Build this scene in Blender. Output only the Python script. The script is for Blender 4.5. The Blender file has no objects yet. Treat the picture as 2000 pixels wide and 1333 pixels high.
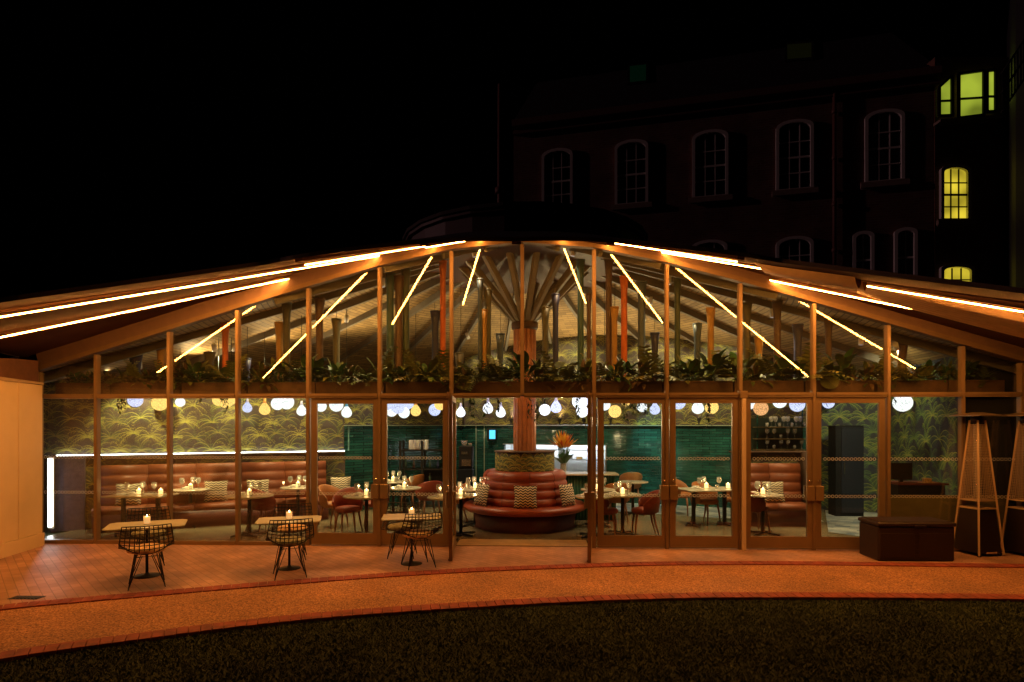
import bpy, math, random
from mathutils import Vector, Matrix
R_ = math.radians
rnd = random.Random(7)
S = bpy.context.scene
COL = S.collection

# ------------------------------------------------------------------ camera
FP, TH, H, D, HZ = 1200.0, R_(2.6), 2.05, 10.29, 830.0
FV = Vector((-math.sin(TH), math.cos(TH), 0)); RV = Vector((math.cos(TH), math.sin(TH), 0)); ZV = Vector((0, 0, 1))
CAM = Vector((0.2955, -D, H))
def ray(px, py): return FV + RV*((px-1000)/FP) + ZV*((HZ-py)/FP)
def U(px, py, Y):                     # point of the plane y = Y seen at a pixel of the photo
    d = ray(px, py); return CAM + d*((Y-CAM.y)/d.y)
def G(px, py, z=0.0):                 # point of the level z seen at a pixel of the photo
    d = ray(px, py); return CAM + d*((z-H)/d.z)
def DP(px, py, dep): return CAM + ray(px, py)*dep
cd = bpy.data.cameras.new('camera'); cam = bpy.data.objects.new('camera', cd); COL.objects.link(cam)
cd.sensor_width = 36; cd.lens = 36*FP/2000; cd.shift_y = (HZ-666.5)/2000; cd.clip_end = 2000
cam.location = CAM; cam.rotation_euler = (math.pi/2, 0, TH); S.camera = cam

# ------------------------------------------------------------------ night sky, added red glow, exposure
w = bpy.data.worlds.new("World"); S.world = w; w.use_nodes = True
nt = w.node_tree; bg = nt.nodes['Background']
sky = nt.nodes.new('ShaderNodeTexSky'); sky.sky_type = 'NISHITA'; sky.sun_disc = False
sky.sun_elevation = R_(-4); sky.sun_rotation = R_(200)
nt.links.new(sky.outputs[0], bg.inputs[0]); bg.inputs[1].default_value = 0.002
sl = bpy.data.lights.new('red_glow_sun', 'SUN'); sl.energy = 0.19; sl.angle = R_(1); sl.color = (1, .50, .48)  # reddish sun lamp added to bring out the brick building's window frames
so = bpy.data.objects.new('red_glow_sun', sl); COL.objects.link(so)
so.rotation_euler = Vector((0.95, -0.03, -0.2)).to_track_quat('-Z', 'Y').to_euler()
S.view_settings.view_transform = 'Standard'; S.view_settings.look = 'None'
S.view_settings.exposure = 0.0; S.view_settings.gamma = 1
try:
    S.cycles.use_denoising = True; S.cycles.denoiser = 'OPENIMAGEDENOISE'
    S.cycles.max_bounces = 8; S.cycles.diffuse_bounces = 3; S.cycles.glossy_bounces = 4
    S.cycles.transparent_max_bounces = 24; S.cycles.transmission_bounces = 6
    S.cycles.sample_clamp_indirect = 3; S.cycles.sample_clamp_direct = 0
    S.cycles.caustics_reflective = False; S.cycles.caustics_refractive = False
except Exception: pass

# ------------------------------------------------------------------ helpers
def tag(o, label=None, cat=None, group=None, kind=None):
    if label: o['label'] = label
    if cat: o['category'] = cat
    if group: o['group'] = group
    if kind: o['kind'] = kind
    return o
def empty(name, loc, rz=0, label=None, cat=None, group=None):
    o = bpy.data.objects.new(name, None); COL.objects.link(o); o.location = loc; o.rotation_euler = (0, 0, rz)
    o.empty_display_size = .1
    return tag(o, label, cat, group)
def kids(o): return [c for c in bpy.data.objects if c.parent == o]
PROTO = {}
def tree_of(o):
    if o.name not in PROTO: PROTO[o.name] = [(c, kids(c)) for c in kids(o)]
    return PROTO[o.name]
USED = set()
def put(proto, loc, rz=0, label=None, cat=None, group=None, scale=None):
    t = tree_of(proto)
    if proto.name in USED:
        r = proto.copy(); COL.objects.link(r)
        for c, gs in t:
            c2 = c.copy(); COL.objects.link(c2); c2.parent = r
            for g in gs:
                g2 = g.copy(); COL.objects.link(g2); g2.parent = c2
    else:
        USED.add(proto.name); r = proto
    r.location = loc; r.rotation_euler = (0, 0, rz)
    if scale is not None: r.scale = (scale,)*3 if not hasattr(scale, '__len__') else scale
    return tag(r, label, cat, group)
ORD = 'first second third fourth fifth sixth seventh eighth ninth tenth eleventh twelfth thirteenth fourteenth fifteenth sixteenth seventeenth eighteenth nineteenth twentieth'.split()
ORD += ['twenty-'+o for o in ORD[:9]] + ['thirtieth'] + ['thirty-'+o for o in ORD[:9]] + ['fortieth'] + ['forty-'+o for o in ORD[:9]]

class MB:
    def __init__(s): s.v = []; s.f = []; s.m = []; s.s = []; s.uv = None
    def face(s, idx, mi=0, sm=False): s.f.append(tuple(idx)); s.m.append(mi); s.s.append(sm)
    def quad(s, pts, mi=0):
        n = len(s.v); s.v += [tuple(p) for p in pts]; s.face(range(n, n+len(pts)), mi); return s
    def box(s, c, d, rz=0, mi=0, bev=0):
        x, y, z = (a/2 for a in d); ca, sa = math.cos(rz), math.sin(rz)
        n = len(s.v)
        if bev:
            b = min(bev, x*.9, y*.9, z*.9); pts = []
            for (zz, q) in ((-z, b), (-z+b, 0), (z-b, 0), (z, b)):
                for (px, py) in ((-x+q, -y+b), (-x+b, -y+q), (x-b, -y+q), (x-q, -y+b), (x-q, y-b), (x-b, y-q), (-x+b, y-q), (-x+q, y-b)):
                    pts.append((c[0]+px*ca-py*sa, c[1]+px*sa+py*ca, c[2]+zz))
            s.v += pts
            for k in range(3):
                for i in range(8):
                    a = n+k*8+i; b2 = n+k*8+(i+1) % 8; s.face((a, b2, b2+8, a+8), mi)
            s.face([n+i for i in range(8)][::-1], mi); s.face([n+24+i for i in range(8)], mi); return s
        for zz in (-z, z):
            for (px, py) in ((-x, -y), (x, -y), (x, y), (-x, y)):
                s.v.append((c[0]+px*ca-py*sa, c[1]+px*sa+py*ca, c[2]+zz))
        for f in ((3, 2, 1, 0), (4, 5, 6, 7), (0, 1, 5, 4), (1, 2, 6, 5), (2, 3, 7, 6), (3, 0, 4, 7)): s.face([n+i for i in f], mi)
        return s
    def beam(s, a, b, w, h, up=(0, 0, 1), mi=0):          # box from a to b, w across, h along up
        a = Vector(a); b = Vector(b); d = (b-a).normalized(); up = Vector(up)
        if abs(d.dot(up)) > .99: up = Vector((0, 1, 0))
        x = d.cross(up).normalized(); y = x.cross(d).normalized(); n = len(s.v)
        for p in (a, b):
            for (i, j) in ((-1, -1), (1, -1), (1, 1), (-1, 1)): s.v.append(tuple(p+x*(i*w/2)+y*(j*h/2)))
        for f in ((0, 1, 2, 3), (7, 6, 5, 4), (4, 5, 1, 0), (5, 6, 2, 1), (6, 7, 3, 2), (7, 4, 0, 3)): s.face([n+i for i in f], mi)
        return s
    def tube(s, pts, r, n=6, mi=0, cap=True):
        pts = [Vector(p) for p in pts]; m = len(pts); base = len(s.v); x = None
        rr = r if hasattr(r, '__len__') else [r]*m
        for i, p in enumerate(pts):
            d = (pts[min(i+1, m-1)]-pts[max(i-1, 0)]).normalized()
            if x is None:
                u = Vector((0, 0, 1)) if abs(d.z) < .9 else Vector((1, 0, 0)); x = d.cross(u).normalized()
            else: x = (x-d*x.dot(d)).normalized()
            y = d.cross(x)
            for k in range(n):
                a = 2*math.pi*k/n; s.v.append(tuple(p+x*(rr[i]*math.cos(a))+y*(rr[i]*math.sin(a))))
        for i in range(m-1):
            for k in range(n):
                a = base+i*n+k; b = base+i*n+(k+1) % n; s.face((a, b, b+n, a+n), mi, True)
        if cap: s.face([base+k for k in range(n)][::-1], mi); s.face([base+(m-1)*n+k for k in range(n)], mi)
        return s
    def lathe(s, prof, n=24, c=(0, 0, 0), mi=0, sm=True, a0=0, a1=2*math.pi):
        base = len(s.v); full = abs(a1-a0-2*math.pi) < 1e-6; N = n if full else n+1
        for (r, z) in prof:
            for k in range(N):
                a = a0+(a1-a0)*k/n; s.v.append((c[0]+r*math.cos(a), c[1]+r*math.sin(a), c[2]+z))
        for i in range(len(prof)-1):
            for k in range(n):
                a = base+i*N+k; b = base+i*N+((k+1) % N); s.face((a, b, b+N, a+N), mi, sm)
        if full:
            if prof[0][0] > 1e-4: s.face([base+k for k in range(N)][::-1], mi)
            if prof[-1][0] > 1e-4: s.face([base+(len(prof)-1)*N+k for k in range(N)], mi)
        return s
    def prism(s, poly, z0, z1, mi=0):
        n = len(s.v); k = len(poly); s.v += [(p[0], p[1], z0) for p in poly]+[(p[0], p[1], z1) for p in poly]
        s.face([n+i for i in range(k)][::-1], mi); s.face([n+k+i for i in range(k)], mi)
        for i in range(k): j = (i+1) % k; s.face((n+i, n+j, n+k+j, n+k+i), mi)
        return s
    def leaf(s, p, d, L, wd, droop=.5, seg=4, mi=0, side=None, fold=0.0):   # a curved tapered blade
        p = Vector(p); d = Vector(d).normalized(); sd = side or d.cross(ZV)
        if sd.length < 1e-3: sd = Vector((1, 0, 0))
        sd = sd.normalized(); n = len(s.v); q = p.copy()
        for i in range(seg+1):
            t = i/seg; wv = wd*math.sin(math.pi*min(1, .12+t*.88))*.5+.0008
            s.v.append(tuple(q-sd*wv+ZV*fold*wv)); s.v.append(tuple(q+sd*wv+ZV*fold*wv))
            d = (d+Vector((0, 0, -droop/seg))).normalized(); q = q+d*(L/seg)
        for i in range(seg): a = n+2*i; s.face((a, a+1, a+3, a+2), mi, True)
        return s
    def build(s, name, mats, parent=None, loc=None):
        me = bpy.data.meshes.new(name); me.from_pydata(s.v, [], s.f)
        mats = mats if isinstance(mats, (list, tuple)) else [mats]
        for m in mats: me.materials.append(m)
        me.polygons.foreach_set('material_index', s.m); me.polygons.foreach_set('use_smooth', s.s)
        if s.uv:
            l = me.uv_layers.new(name='UVMap')
            l.data.foreach_set('uv', [c for p in me.polygons for vi in p.vertices for c in s.uv[vi]])
        me.update(); o = bpy.data.objects.new(name, me); COL.objects.link(o)
        if parent: o.parent = parent
        if loc: o.location = loc
        return o

# ------------------------------------------------------------------ materials
def mat(name, col, rough=.5, metal=0, noise=0, nscale=8, bump=0, bscale=60, spec=.5, col2=None, emis=None, es=0, coat=0, sheen=0):
    m = bpy.data.materials.new(name); m.use_nodes = True; t = m.node_tree; b = t.nodes['Principled BSDF']
    b.inputs['Base Color'].default_value = (*col, 1); b.inputs['Roughness'].default_value = rough; b.inputs['Metallic'].default_value = metal
    b.inputs['Specular IOR Level'].default_value = spec
    if coat: b.inputs['Coat Weight'].default_value = coat; b.inputs['Coat Roughness'].default_value = .15
    tc = t.nodes.new('ShaderNodeTexCoord')
    if noise or col2:
        n = t.nodes.new('ShaderNodeTexNoise'); n.inputs['Scale'].default_value = nscale; n.inputs['Detail'].default_value = 5
        t.links.new(tc.outputs['Object'], n.inputs['Vector'])
        r = t.nodes.new('ShaderNodeValToRGB'); r.color_ramp.elements[0].position = .3; r.color_ramp.elements[1].position = .7
        c2 = col2 or tuple(min(1, c*(1+noise)) for c in col); c1 = col if col2 else tuple(c*(1-noise) for c in col)
        r.color_ramp.elements[0].color = (*c1, 1); r.color_ramp.elements[1].color = (*c2, 1)
        t.links.new(n.outputs['Fac'], r.inputs['Fac']); t.links.new(r.outputs[0], b.inputs['Base Color'])
    if bump:
        n2 = t.nodes.new('ShaderNodeTexNoise'); n2.inputs['Scale'].default_value = bscale; n2.inputs['Detail'].default_value = 3
        t.links.new(tc.outputs['Object'], n2.inputs['Vector'])
        bp = t.nodes.new('ShaderNodeBump'); bp.inputs['Strength'].default_value = bump; bp.inputs['Distance'].default_value = .01
        t.links.new(n2.outputs['Fac'], bp.inputs['Height']); t.links.new(bp.outputs[0], b.inputs['Normal'])
    if emis: b.inputs['Emission Color'].default_value = (*emis, 1); b.inputs['Emission Strength'].default_value = es
    return m
def emit(name, col, st, pattern=None, uneven=0):
    m = bpy.data.materials.new(name); m.use_nodes = True; t = m.node_tree; t.nodes.clear()
    e = t.nodes.new('ShaderNodeEmission'); e.inputs[0].default_value = (*col, 1); e.inputs[1].default_value = st
    o = t.nodes.new('ShaderNodeOutputMaterial'); t.links.new(e.outputs[0], o.inputs[0])
    if uneven:
        tc = t.nodes.new('ShaderNodeTexCoord'); n = t.nodes.new('ShaderNodeTexNoise'); n.inputs['Scale'].default_value = uneven; n.inputs['Detail'].default_value = 1; t.links.new(tc.outputs['Object'], n.inputs['Vector'])
        r = t.nodes.new('ShaderNodeMapRange'); r.inputs[1].default_value = .3; r.inputs[2].default_value = .7; r.inputs[3].default_value = st*.55; r.inputs[4].default_value = st*1.5
        t.links.new(n.outputs['Fac'], r.inputs[0]); t.links.new(r.outputs[0], e.inputs[1])
    if pattern:
        tc = t.nodes.new('ShaderNodeTexCoord'); v = t.nodes.new('ShaderNodeTexVoronoi'); v.feature = 'DISTANCE_TO_EDGE'; v.inputs['Scale'].default_value = pattern
        t.links.new(tc.outputs['Object'], v.inputs['Vector'])
        r = t.nodes.new('ShaderNodeMapRange'); r.inputs[1].default_value = 0; r.inputs[2].default_value = .09; r.inputs[3].default_value = st*.30; r.inputs[4].default_value = st
        t.links.new(v.outputs['Distance'], r.inputs[0]); t.links.new(r.outputs[0], e.inputs[1])
    return m
def glassmat(name, base=.055, tint=(.93, .96, .93), edge=.5, rough=0.0, haze_film=0):
    m = bpy.data.materials.new(name); m.use_nodes = True; t = m.node_tree; t.nodes.clear()
    tr = t.nodes.new('ShaderNodeBsdfTransparent'); tr.inputs[0].default_value = (*tint, 1)
    g = t.nodes.new('ShaderNodeBsdfGlossy'); g.inputs['Roughness'].default_value = rough
    lw = t.nodes.new('ShaderNodeLayerWeight'); lw.inputs[0].default_value = .5
    p = t.nodes.new('ShaderNodeMath'); p.operation = 'POWER'; p.inputs[1].default_value = 4
    ma = t.nodes.new('ShaderNodeMath'); ma.operation = 'MULTIPLY_ADD'; ma.inputs[1].default_value = edge; ma.inputs[2].default_value = base; ma.use_clamp = True
    mx = t.nodes.new('ShaderNodeMixShader'); o = t.nodes.new('ShaderNodeOutputMaterial')
    t.links.new(lw.outputs['Facing'], p.inputs[0]); t.links.new(p.outputs[0], ma.inputs[0]); t.links.new(ma.outputs[0], mx.inputs[0])
    t.links.new(tr.outputs[0], mx.inputs[1]); t.links.new(g.outputs[0], mx.inputs[2]); last = mx
    if haze_film:
        df = t.nodes.new('ShaderNodeBsdfDiffuse'); df.inputs[0].default_value = (.8, .78, .72, 1); m2 = t.nodes.new('ShaderNodeMixShader'); m2.inputs[0].default_value = haze_film
        t.links.new(mx.outputs[0], m2.inputs[1]); t.links.new(df.outputs[0], m2.inputs[2]); last = m2
    t.links.new(last.outputs[0], o.inputs[0])
    return m
def brickmat(name, c1, c2, mortar, scale, bw, rh, ms=.012, rough=.7, bump=.4, coord='Object', rot=(0, 0, 0), spec=.5, wobble=0, offset=.5, vary=.25):
    m = bpy.data.materials.new(name); m.use_nodes = True; t = m.node_tree; b = t.nodes['Principled BSDF']
    tc = t.nodes.new('ShaderNodeTexCoord'); mp = t.nodes.new('ShaderNodeMapping'); mp.inputs['Rotation'].default_value = rot
    t.links.new(tc.outputs[coord], mp.inputs['Vector'])
    br = t.nodes.new('ShaderNodeTexBrick'); br.offset = offset
    br.inputs['Color1'].default_value = (*c1, 1); br.inputs['Color2'].default_value = (*c2, 1); br.inputs['Mortar'].default_value = (*mortar, 1)
    br.inputs['Scale'].default_value = scale; br.inputs['Brick Width'].default_value = bw; br.inputs['Row Height'].default_value = rh; br.inputs['Mortar Size'].default_value = ms
    t.links.new(mp.outputs[0], br.inputs['Vector'])
    n = t.nodes.new('ShaderNodeTexNoise'); n.inputs['Scale'].default_value = 1.3; n.inputs['Detail'].default_value = 6; t.links.new(tc.outputs[coord], n.inputs['Vector'])
    mr = t.nodes.new('ShaderNodeMapRange'); mr.inputs[1].default_value = .3; mr.inputs[2].default_value = .7; mr.inputs[3].default_value = 1-vary; mr.inputs[4].default_value = 1+vary
    t.links.new(n.outputs['Fac'], mr.inputs[0])
    mx = t.nodes.new('ShaderNodeVectorMath'); mx.operation = 'SCALE'; t.links.new(br.outputs['Color'], mx.inputs[0]); t.links.new(mr.outputs[0], mx.inputs['Scale'])
    t.links.new(mx.outputs[0], b.inputs['Base Color'])
    b.inputs['Roughness'].default_value = rough; b.inputs['Specular IOR Level'].default_value = spec
    bp = t.nodes.new('ShaderNodeBump'); bp.inputs['Strength'].default_value = bump; bp.inputs['Distance'].default_value = .008; bp.invert = True
    if wobble:
        n3 = t.nodes.new('ShaderNodeTexNoise'); n3.inputs['Scale'].default_value = 9; t.links.new(tc.outputs[coord], n3.inputs['Vector'])
        ad = t.nodes.new('ShaderNodeMath'); ad.operation = 'MULTIPLY_ADD'; ad.inputs[1].default_value = wobble
        t.links.new(n3.outputs['Fac'], ad.inputs[0]); t.links.new(br.outputs['Fac'], ad.inputs[2]); t.links.new(ad.outputs[0], bp.inputs['Height'])
    else: t.links.new(br.outputs['Fac'], bp.inputs['Height'])
    t.links.new(bp.outputs[0], b.inputs['Normal'])
    return m
M = {}
M['frame'] = mat('bronze_aluminium', (.25, .165, .088), .42, .35, noise=.08, nscale=3, bump=.05)
M['head'] = mat('head_rail_bronze', (.16, .10, .05), .6, .2, noise=.08, spec=.2)
M['frame_dark'] = mat('dark_frame', (.12, .065, .04), .7, .1, noise=.1)
M['soffit_light'] = mat('pleated_board', (.42, .28, .16), .62, noise=.1)
M['soffit'] = mat('soffit_board', (.065, .030, .016), .95, noise=.14, nscale=2.2, spec=.06)
M['rafter'] = mat('dark_rafter', (.15, .13, .10), .6, noise=.2, nscale=3)
M['roofing'] = mat('roofing', (.035, .022, .02), .85, noise=.2)
M['lantern'] = mat('lantern_paint', (.045, .010, .009), .6, noise=.3, nscale=1.5)
M['glass'] = glassmat('window_glass', .06, (.93, .95, .90), haze_film=.003)
M['glass_low'] = glassmat('lower_window_glass', .06, (.93, .94, .88), haze_film=.007)  # heavier diffuse film imitates a hazy reflection on the lower panes
M['dots'] = mat('etched_dot', (.85, .78, .66), .6)
M['led'] = emit('led_diffuser', (1, .375, .07), 150)
M['led_body'] = mat('led_channel', (.5, .4, .3), .4, .6)
M['white_led'] = emit('white_led', (.85, .9, 1), 14)
M['cream'] = mat('cream_render', (.70, .54, .32), .8, noise=.11, nscale=1.1, bump=.15, bscale=90)
M['brown_wall'] = mat('brown_wall', (.13, .06, .035), .6, noise=.15)
M['paver'] = brickmat('brick_paver', (.48, .27, .19), (.38, .205, .14), (.25, .14, .095), 1, .205, .1025, .005, .50, .28, rot=(0, 0, R_(45)), vary=.38, wobble=.5)
M['edging'] = mat('red_edging_brick', (.27, .052, .034), .75, noise=.45, nscale=6, bump=.2)
M['soil'] = mat('lawn_soil', (.007, .014, .003), .95, col2=(.028, .042, .009), nscale=1.1)
M['tile'] = brickmat('green_tile', (.009, .050, .043), (.020, .105, .088), (.007, .018, .016), 1, .30, .065, .005, .12, .5, rot=(R_(90), 0, 0), wobble=2.4, vary=.55)
M['ceil'] = brickmat('woven_ceiling', (.46, .30, .115), (.26, .165, .06), (.13, .08, .03), 1, .46, .10, .010, .7, .6, coord='UV', vary=.12)
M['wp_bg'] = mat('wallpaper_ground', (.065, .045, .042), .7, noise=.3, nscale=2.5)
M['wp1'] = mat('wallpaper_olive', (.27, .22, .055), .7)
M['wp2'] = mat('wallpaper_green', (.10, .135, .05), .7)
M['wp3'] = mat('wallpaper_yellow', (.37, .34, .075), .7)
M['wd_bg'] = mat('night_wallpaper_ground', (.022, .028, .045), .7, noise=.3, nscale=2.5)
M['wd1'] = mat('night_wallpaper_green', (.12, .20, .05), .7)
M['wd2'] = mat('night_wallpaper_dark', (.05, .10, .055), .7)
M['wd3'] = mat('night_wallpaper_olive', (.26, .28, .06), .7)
M['leather'] = mat('tan_leather', (.28, .045, .012), .40, noise=.12, nscale=5, bump=.12, bscale=120)
M['leather_booth'] = mat('booth_leather', (.20, .050, .016), .52, noise=.12, nscale=5, bump=.1, bscale=120)
M['leather_dark'] = mat('dark_skirting', (.11, .03, .025), .45, noise=.1)
M['chair_red'] = mat('red_upholstery', (.25, .036, .013), .5, noise=.15, nscale=9, bump=.1, bscale=200)
M['chair_tan'] = mat('tan_upholstery', (.36, .125, .032), .5, noise=.15, nscale=9, bump=.1, bscale=200)
M['leg_wood'] = mat('chair_leg_wood', (.22, .075, .03), .4, noise=.2, nscale=20)
M['marble'] = mat('pale_table_top', (.62, .55, .42), .18, noise=.12, nscale=6)
M['iron'] = mat('black_iron', (.012, .011, .010), .5, .0, spec=.3)
M['chrome'] = mat('chrome', (.7, .68, .64), .15, 1)
M['floor'] = mat('polished_floor', (.20, .155, .09), .22, noise=.18, nscale=1.6, bump=.03)
M['threshold'] = mat('oak_threshold', (.5, .33, .15), .35, noise=.2, nscale=6)
M['check'] = brickmat('patterned_tile', (.62, .64, .62), (.10, .17, .26), (.3, .3, .28), 1, .28, .14, .004, .3, .1, rot=(0, 0, R_(30)), vary=.1)
M['wood_col'] = mat('cedar_stave', (.55, .20, .07), .38, noise=.25, nscale=5, coat=.3)
M['strut'] = mat('strut_paint', (.30, .25, .17), .5, noise=.1)
M['white'] = mat('white_ceramic', (.8, .78, .74), .3)
M['steel'] = mat('kitchen_steel', (.6, .6, .6), .3, .9)
M['kitchen'] = mat('kitchen_white', (.75, .78, .8), .5, noise=.05)
M['black'] = mat('black_laminate', (.006, .008, .011), .6, noise=.2, spec=.2)
M['brass'] = mat('brass_shelf', (.5, .36, .16), .3, .9)
M['clear'] = glassmat('drinking_glass', .10, (.96, .96, .94), .8, haze_film=.24)  # strong diffuse film brightens the glass in place of candlelit sparkle
M['candle_jar'] = glassmat('jar_glass', .08, (1, .95, .85), .6)
M['wax'] = mat('glowing_wax', (.9, .8, .6), .6, emis=(1, .70, .32), es=3.2)
M['wax_dim'] = mat('dim_wax', (.8, .6, .35), .6, emis=(1, .62, .26), es=.75)
M['flame'] = emit('candle_flame', (1, .72, .35), 60)
M['napkin'] = mat('white_napkin', (.8, .76, .68), .8)
M['deckbox'] = mat('deck_box_resin', (.022, .010, .008), .55, bump=.25, bscale=45)
M['heater'] = mat('heater_steel', (.55, .39, .25), .45, .35)
M['heater_dark'] = mat('heater_panel', (.025, .015, .012), .45, .4)
M['heater_cap'] = mat('heater_reflector', (.55, .42, .30), .35, .9)
M['tabletop'] = mat('outdoor_top', (.44, .42, .30), .45, noise=.1, nscale=4)
M['pad_cream'] = mat('cream_pad', (.30, .20, .12), .85, col2=(.85, .62, .40), nscale=22, bump=.3)
M['pad_green'] = mat('grey_green_pad', (.06, .06, .04), .85, col2=(.34, .34, .22), nscale=22, bump=.3)
M['planter'] = mat('planter_box', (.11, .055, .03), .6, noise=.2)
for n_, c_ in dict(leaf_a=(.07, .10, .02), leaf_b=(.045, .085, .022), leaf_c=(.13, .14, .035), leaf_d=(.10, .055, .025), leaf_e=(.035, .11, .03)).items():
    M[n_] = mat(n_, c_, .45, noise=.35, nscale=7)
for n_, c_ in dict(navy=(.022, .028, .09), ochre=(.42, .23, .06), orange=(.58, .13, .022), olive=(.085, .08, .045), teal=(.03, .085, .085), slate=(.05, .08, .12), umber=(.10, .055, .035), green=(.04, .07, .045)).items():
    M['post_'+n_] = mat('post_'+n_, c_, .5, noise=.18, nscale=4)
M['shade_white'] = emit('shade_white', (.88, .92, 1), 2.0, 8)
M['shade_lav'] = emit('shade_lavender', (.60, .64, 1), 1.8, 8)
M['shade_yel'] = emit('shade_amber', (1, .60, .17), 2.0, 7)
M['shade_org'] = emit('shade_orange', (1, .48, .20), 1.3, 6)
M['neck_org'] = mat('neck_orange', (.7, .3, .08), .5, emis=(1, .4, .08), es=.5)
M['neck_blue'] = mat('neck_blue', (.1, .3, .5), .5, emis=(.1, .4, .8), es=.3)
M['neck_white'] = mat('neck_white', (.7, .7, .75), .5, emis=(.6, .65, 1), es=.5)
M['cord'] = mat('lamp_cord', (.03, .03, .03), .6)
M['brick'] = brickmat('old_brick', (.20, .075, .05), (.14, .05, .038), (.16, .12, .10), 1, .225, .075, .01, .85, .5, rot=(R_(90), 0, 0), vary=.3)
M['slate'] = mat('roof_slate', (.03, .03, .035), .6, noise=.3)
M['wf'] = mat('white_window_frame', (.6, .6, .6), .5, noise=.05)
M['dark_pane'] = mat('night_pane', (.012, .013, .016), .12)
M['stone'] = mat('sill_stone', (.30, .22, .19), .8, noise=.2)
M['lit_green'] = emit('lit_stairwell', (.50, .62, .05), .5, None, 1.3)
M['lit_yellow'] = emit('lit_window', (.80, .62, .04), .75, None, 1.6)
M['lit_dim'] = emit('dim_skylight_green', (.005, .05, .02), .07)
M['lit_olive'] = emit('dim_skylight_olive', (.05, .05, .01), .05)
M['screen'] = emit('screen_cyan', (.10, .60, .90), 1.6)
M['pipe'] = mat('cast_iron_pipe', (.16, .07, .06), .6)

def _d(t, b):
    tl = t.nodes.new('ShaderNodeBsdfTranslucent'); tl.inputs[0].default_value = (.9, .85, .72, 1); mx = t.nodes.new('ShaderNodeMixShader'); mx.inputs[0].default_value = .55
    t.links.new(b.outputs[0], mx.inputs[1]); t.links.new(tl.outputs[0], mx.inputs[2]); t.links.new(mx.outputs[0], t.nodes['Material Output'].inputs[0])
_d(M['dots'].node_tree, M['dots'].node_tree.nodes['Principled BSDF'])
def add_tex(m, build):   # small node edits
    t = m.node_tree; build(t, t.nodes['Principled BSDF'])
# aggregate path: speckled stones
m = bpy.data.materials.new('bound_gravel'); m.use_nodes = True; M['gravel'] = m
def _g(t, b):
    tc = t.nodes.new('ShaderNodeTexCoord'); v = t.nodes.new('ShaderNodeTexVoronoi'); v.inputs['Scale'].default_value = 75
    t.links.new(tc.outputs['Object'], v.inputs['Vector'])
    n = t.nodes.new('ShaderNodeTexNoise'); n.inputs['Scale'].default_value = 1.1; n.inputs['Detail'].default_value = 8; t.links.new(tc.outputs['Object'], n.inputs['Vector'])
    r = t.nodes.new('ShaderNodeValToRGB'); r.color_ramp.elements[0].color = (.17, .07, .03, 1); r.color_ramp.elements[1].color = (.64, .31, .14, 1)
    sp = t.nodes.new('ShaderNodeSeparateColor'); t.links.new(v.outputs['Color'], sp.inputs[0]); t.links.new(sp.outputs[0], r.inputs['Fac'])
    mr = t.nodes.new('ShaderNodeMapRange'); mr.inputs[1].default_value = .3; mr.inputs[2].default_value = .7; mr.inputs[3].default_value = .72; mr.inputs[4].default_value = 1.2
    t.links.new(n.outputs['Fac'], mr.inputs[0])
    mx = t.nodes.new('ShaderNodeVectorMath'); mx.operation = 'SCALE'; t.links.new(r.outputs[0], mx.inputs[0]); t.links.new(mr.outputs[0], mx.inputs['Scale'])
    t.links.new(mx.outputs[0], b.inputs['Base Color']); b.inputs['Roughness'].default_value = .8
    bp = t.nodes.new('ShaderNodeBump'); bp.inputs['Strength'].default_value = .6; bp.inputs['Distance'].default_value = .006
    t.links.new(v.outputs['Distance'], bp.inputs['Height']); t.links.new(bp.outputs[0], b.inputs['Normal'])
add_tex(m, _g)
# chevron cushion fabric
m = bpy.data.materials.new('chevron_fabric'); m.use_nodes = True; M['chevron'] = m
def _c(t, b):
    tc = t.nodes.new('ShaderNodeTexCoord'); sx = t.nodes.new('ShaderNodeSeparateXYZ'); t.links.new(tc.outputs['Object'], sx.inputs[0])
    def mth(op, a, bb=None):
        q = t.nodes.new('ShaderNodeMath'); q.operation = op
        for i, x in enumerate((a, bb)):
            if x is None: continue
            if isinstance(x, (int, float)): q.inputs[i].default_value = x
            else: t.links.new(x, q.inputs[i])
        return q.outputs[0]
    zig = mth('PINGPONG', sx.outputs['X'], .045)
    k = mth('ADD', sx.outputs['Z'], mth('MULTIPLY', zig, .7))
    st = mth('GREATER_THAN', mth('SINE', mth('MULTIPLY', k, 125)), 0.05)
    r = t.nodes.new('ShaderNodeMix'); r.data_type = 'RGBA'; r.inputs[6].default_value = (.03, .022, .016, 1); r.inputs[7].default_value = (.70, .55, .36, 1)
    t.links.new(st, r.inputs[0]); t.links.new(r.outputs[2], b.inputs['Base Color']); b.inputs['Roughness'].default_value = .85
add_tex(m, _c)

# ------------------------------------------------------------------ the cone roof
CC = Vector((-0.012, 2.25, 0))
def hc(r): return 0.00455*r*r - 0.3788*r + 6.0
def rad(x, y): return math.hypot(x-CC.x, y-CC.y)
def hxy(x, y): return hc(rad(x, y))
def cone(az, r, dz=0):                 # az 0 = towards the lawn, positive to the right
    x = CC.x+r*math.sin(az); y = CC.y-r*math.cos(az); lift = 0
    return Vector((x, y, hc(r)+dz+lift))
def sl_(az): return .072+(.075 if az > 0 else .155)*min(1, abs(math.degrees(az))/60)
def rim(az):
    a = abs(math.degrees(az))
    def ss(e0, e1, x): x = max(0, min(1, (x-e0)/(e1-e0))); return x*x*(3-2*x)
    return 4.55+1.0*ss(12, 34, a)+3.35*ss(35, 43, a)

pav = empty('glass_pavilion', (0, 0, 0), 0, 'glazed round restaurant pavilion with shallow conical roof, warm lit inside', 'building')
MX = [78, 190, 332, 465, 603, 742, 882, 1020, 1160, 1302, 1445, 1588, 1733, 1878, 1993, 2140]
XS = [U(p, 800, 0).x for p in MX]
ZT = 2.54
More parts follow.
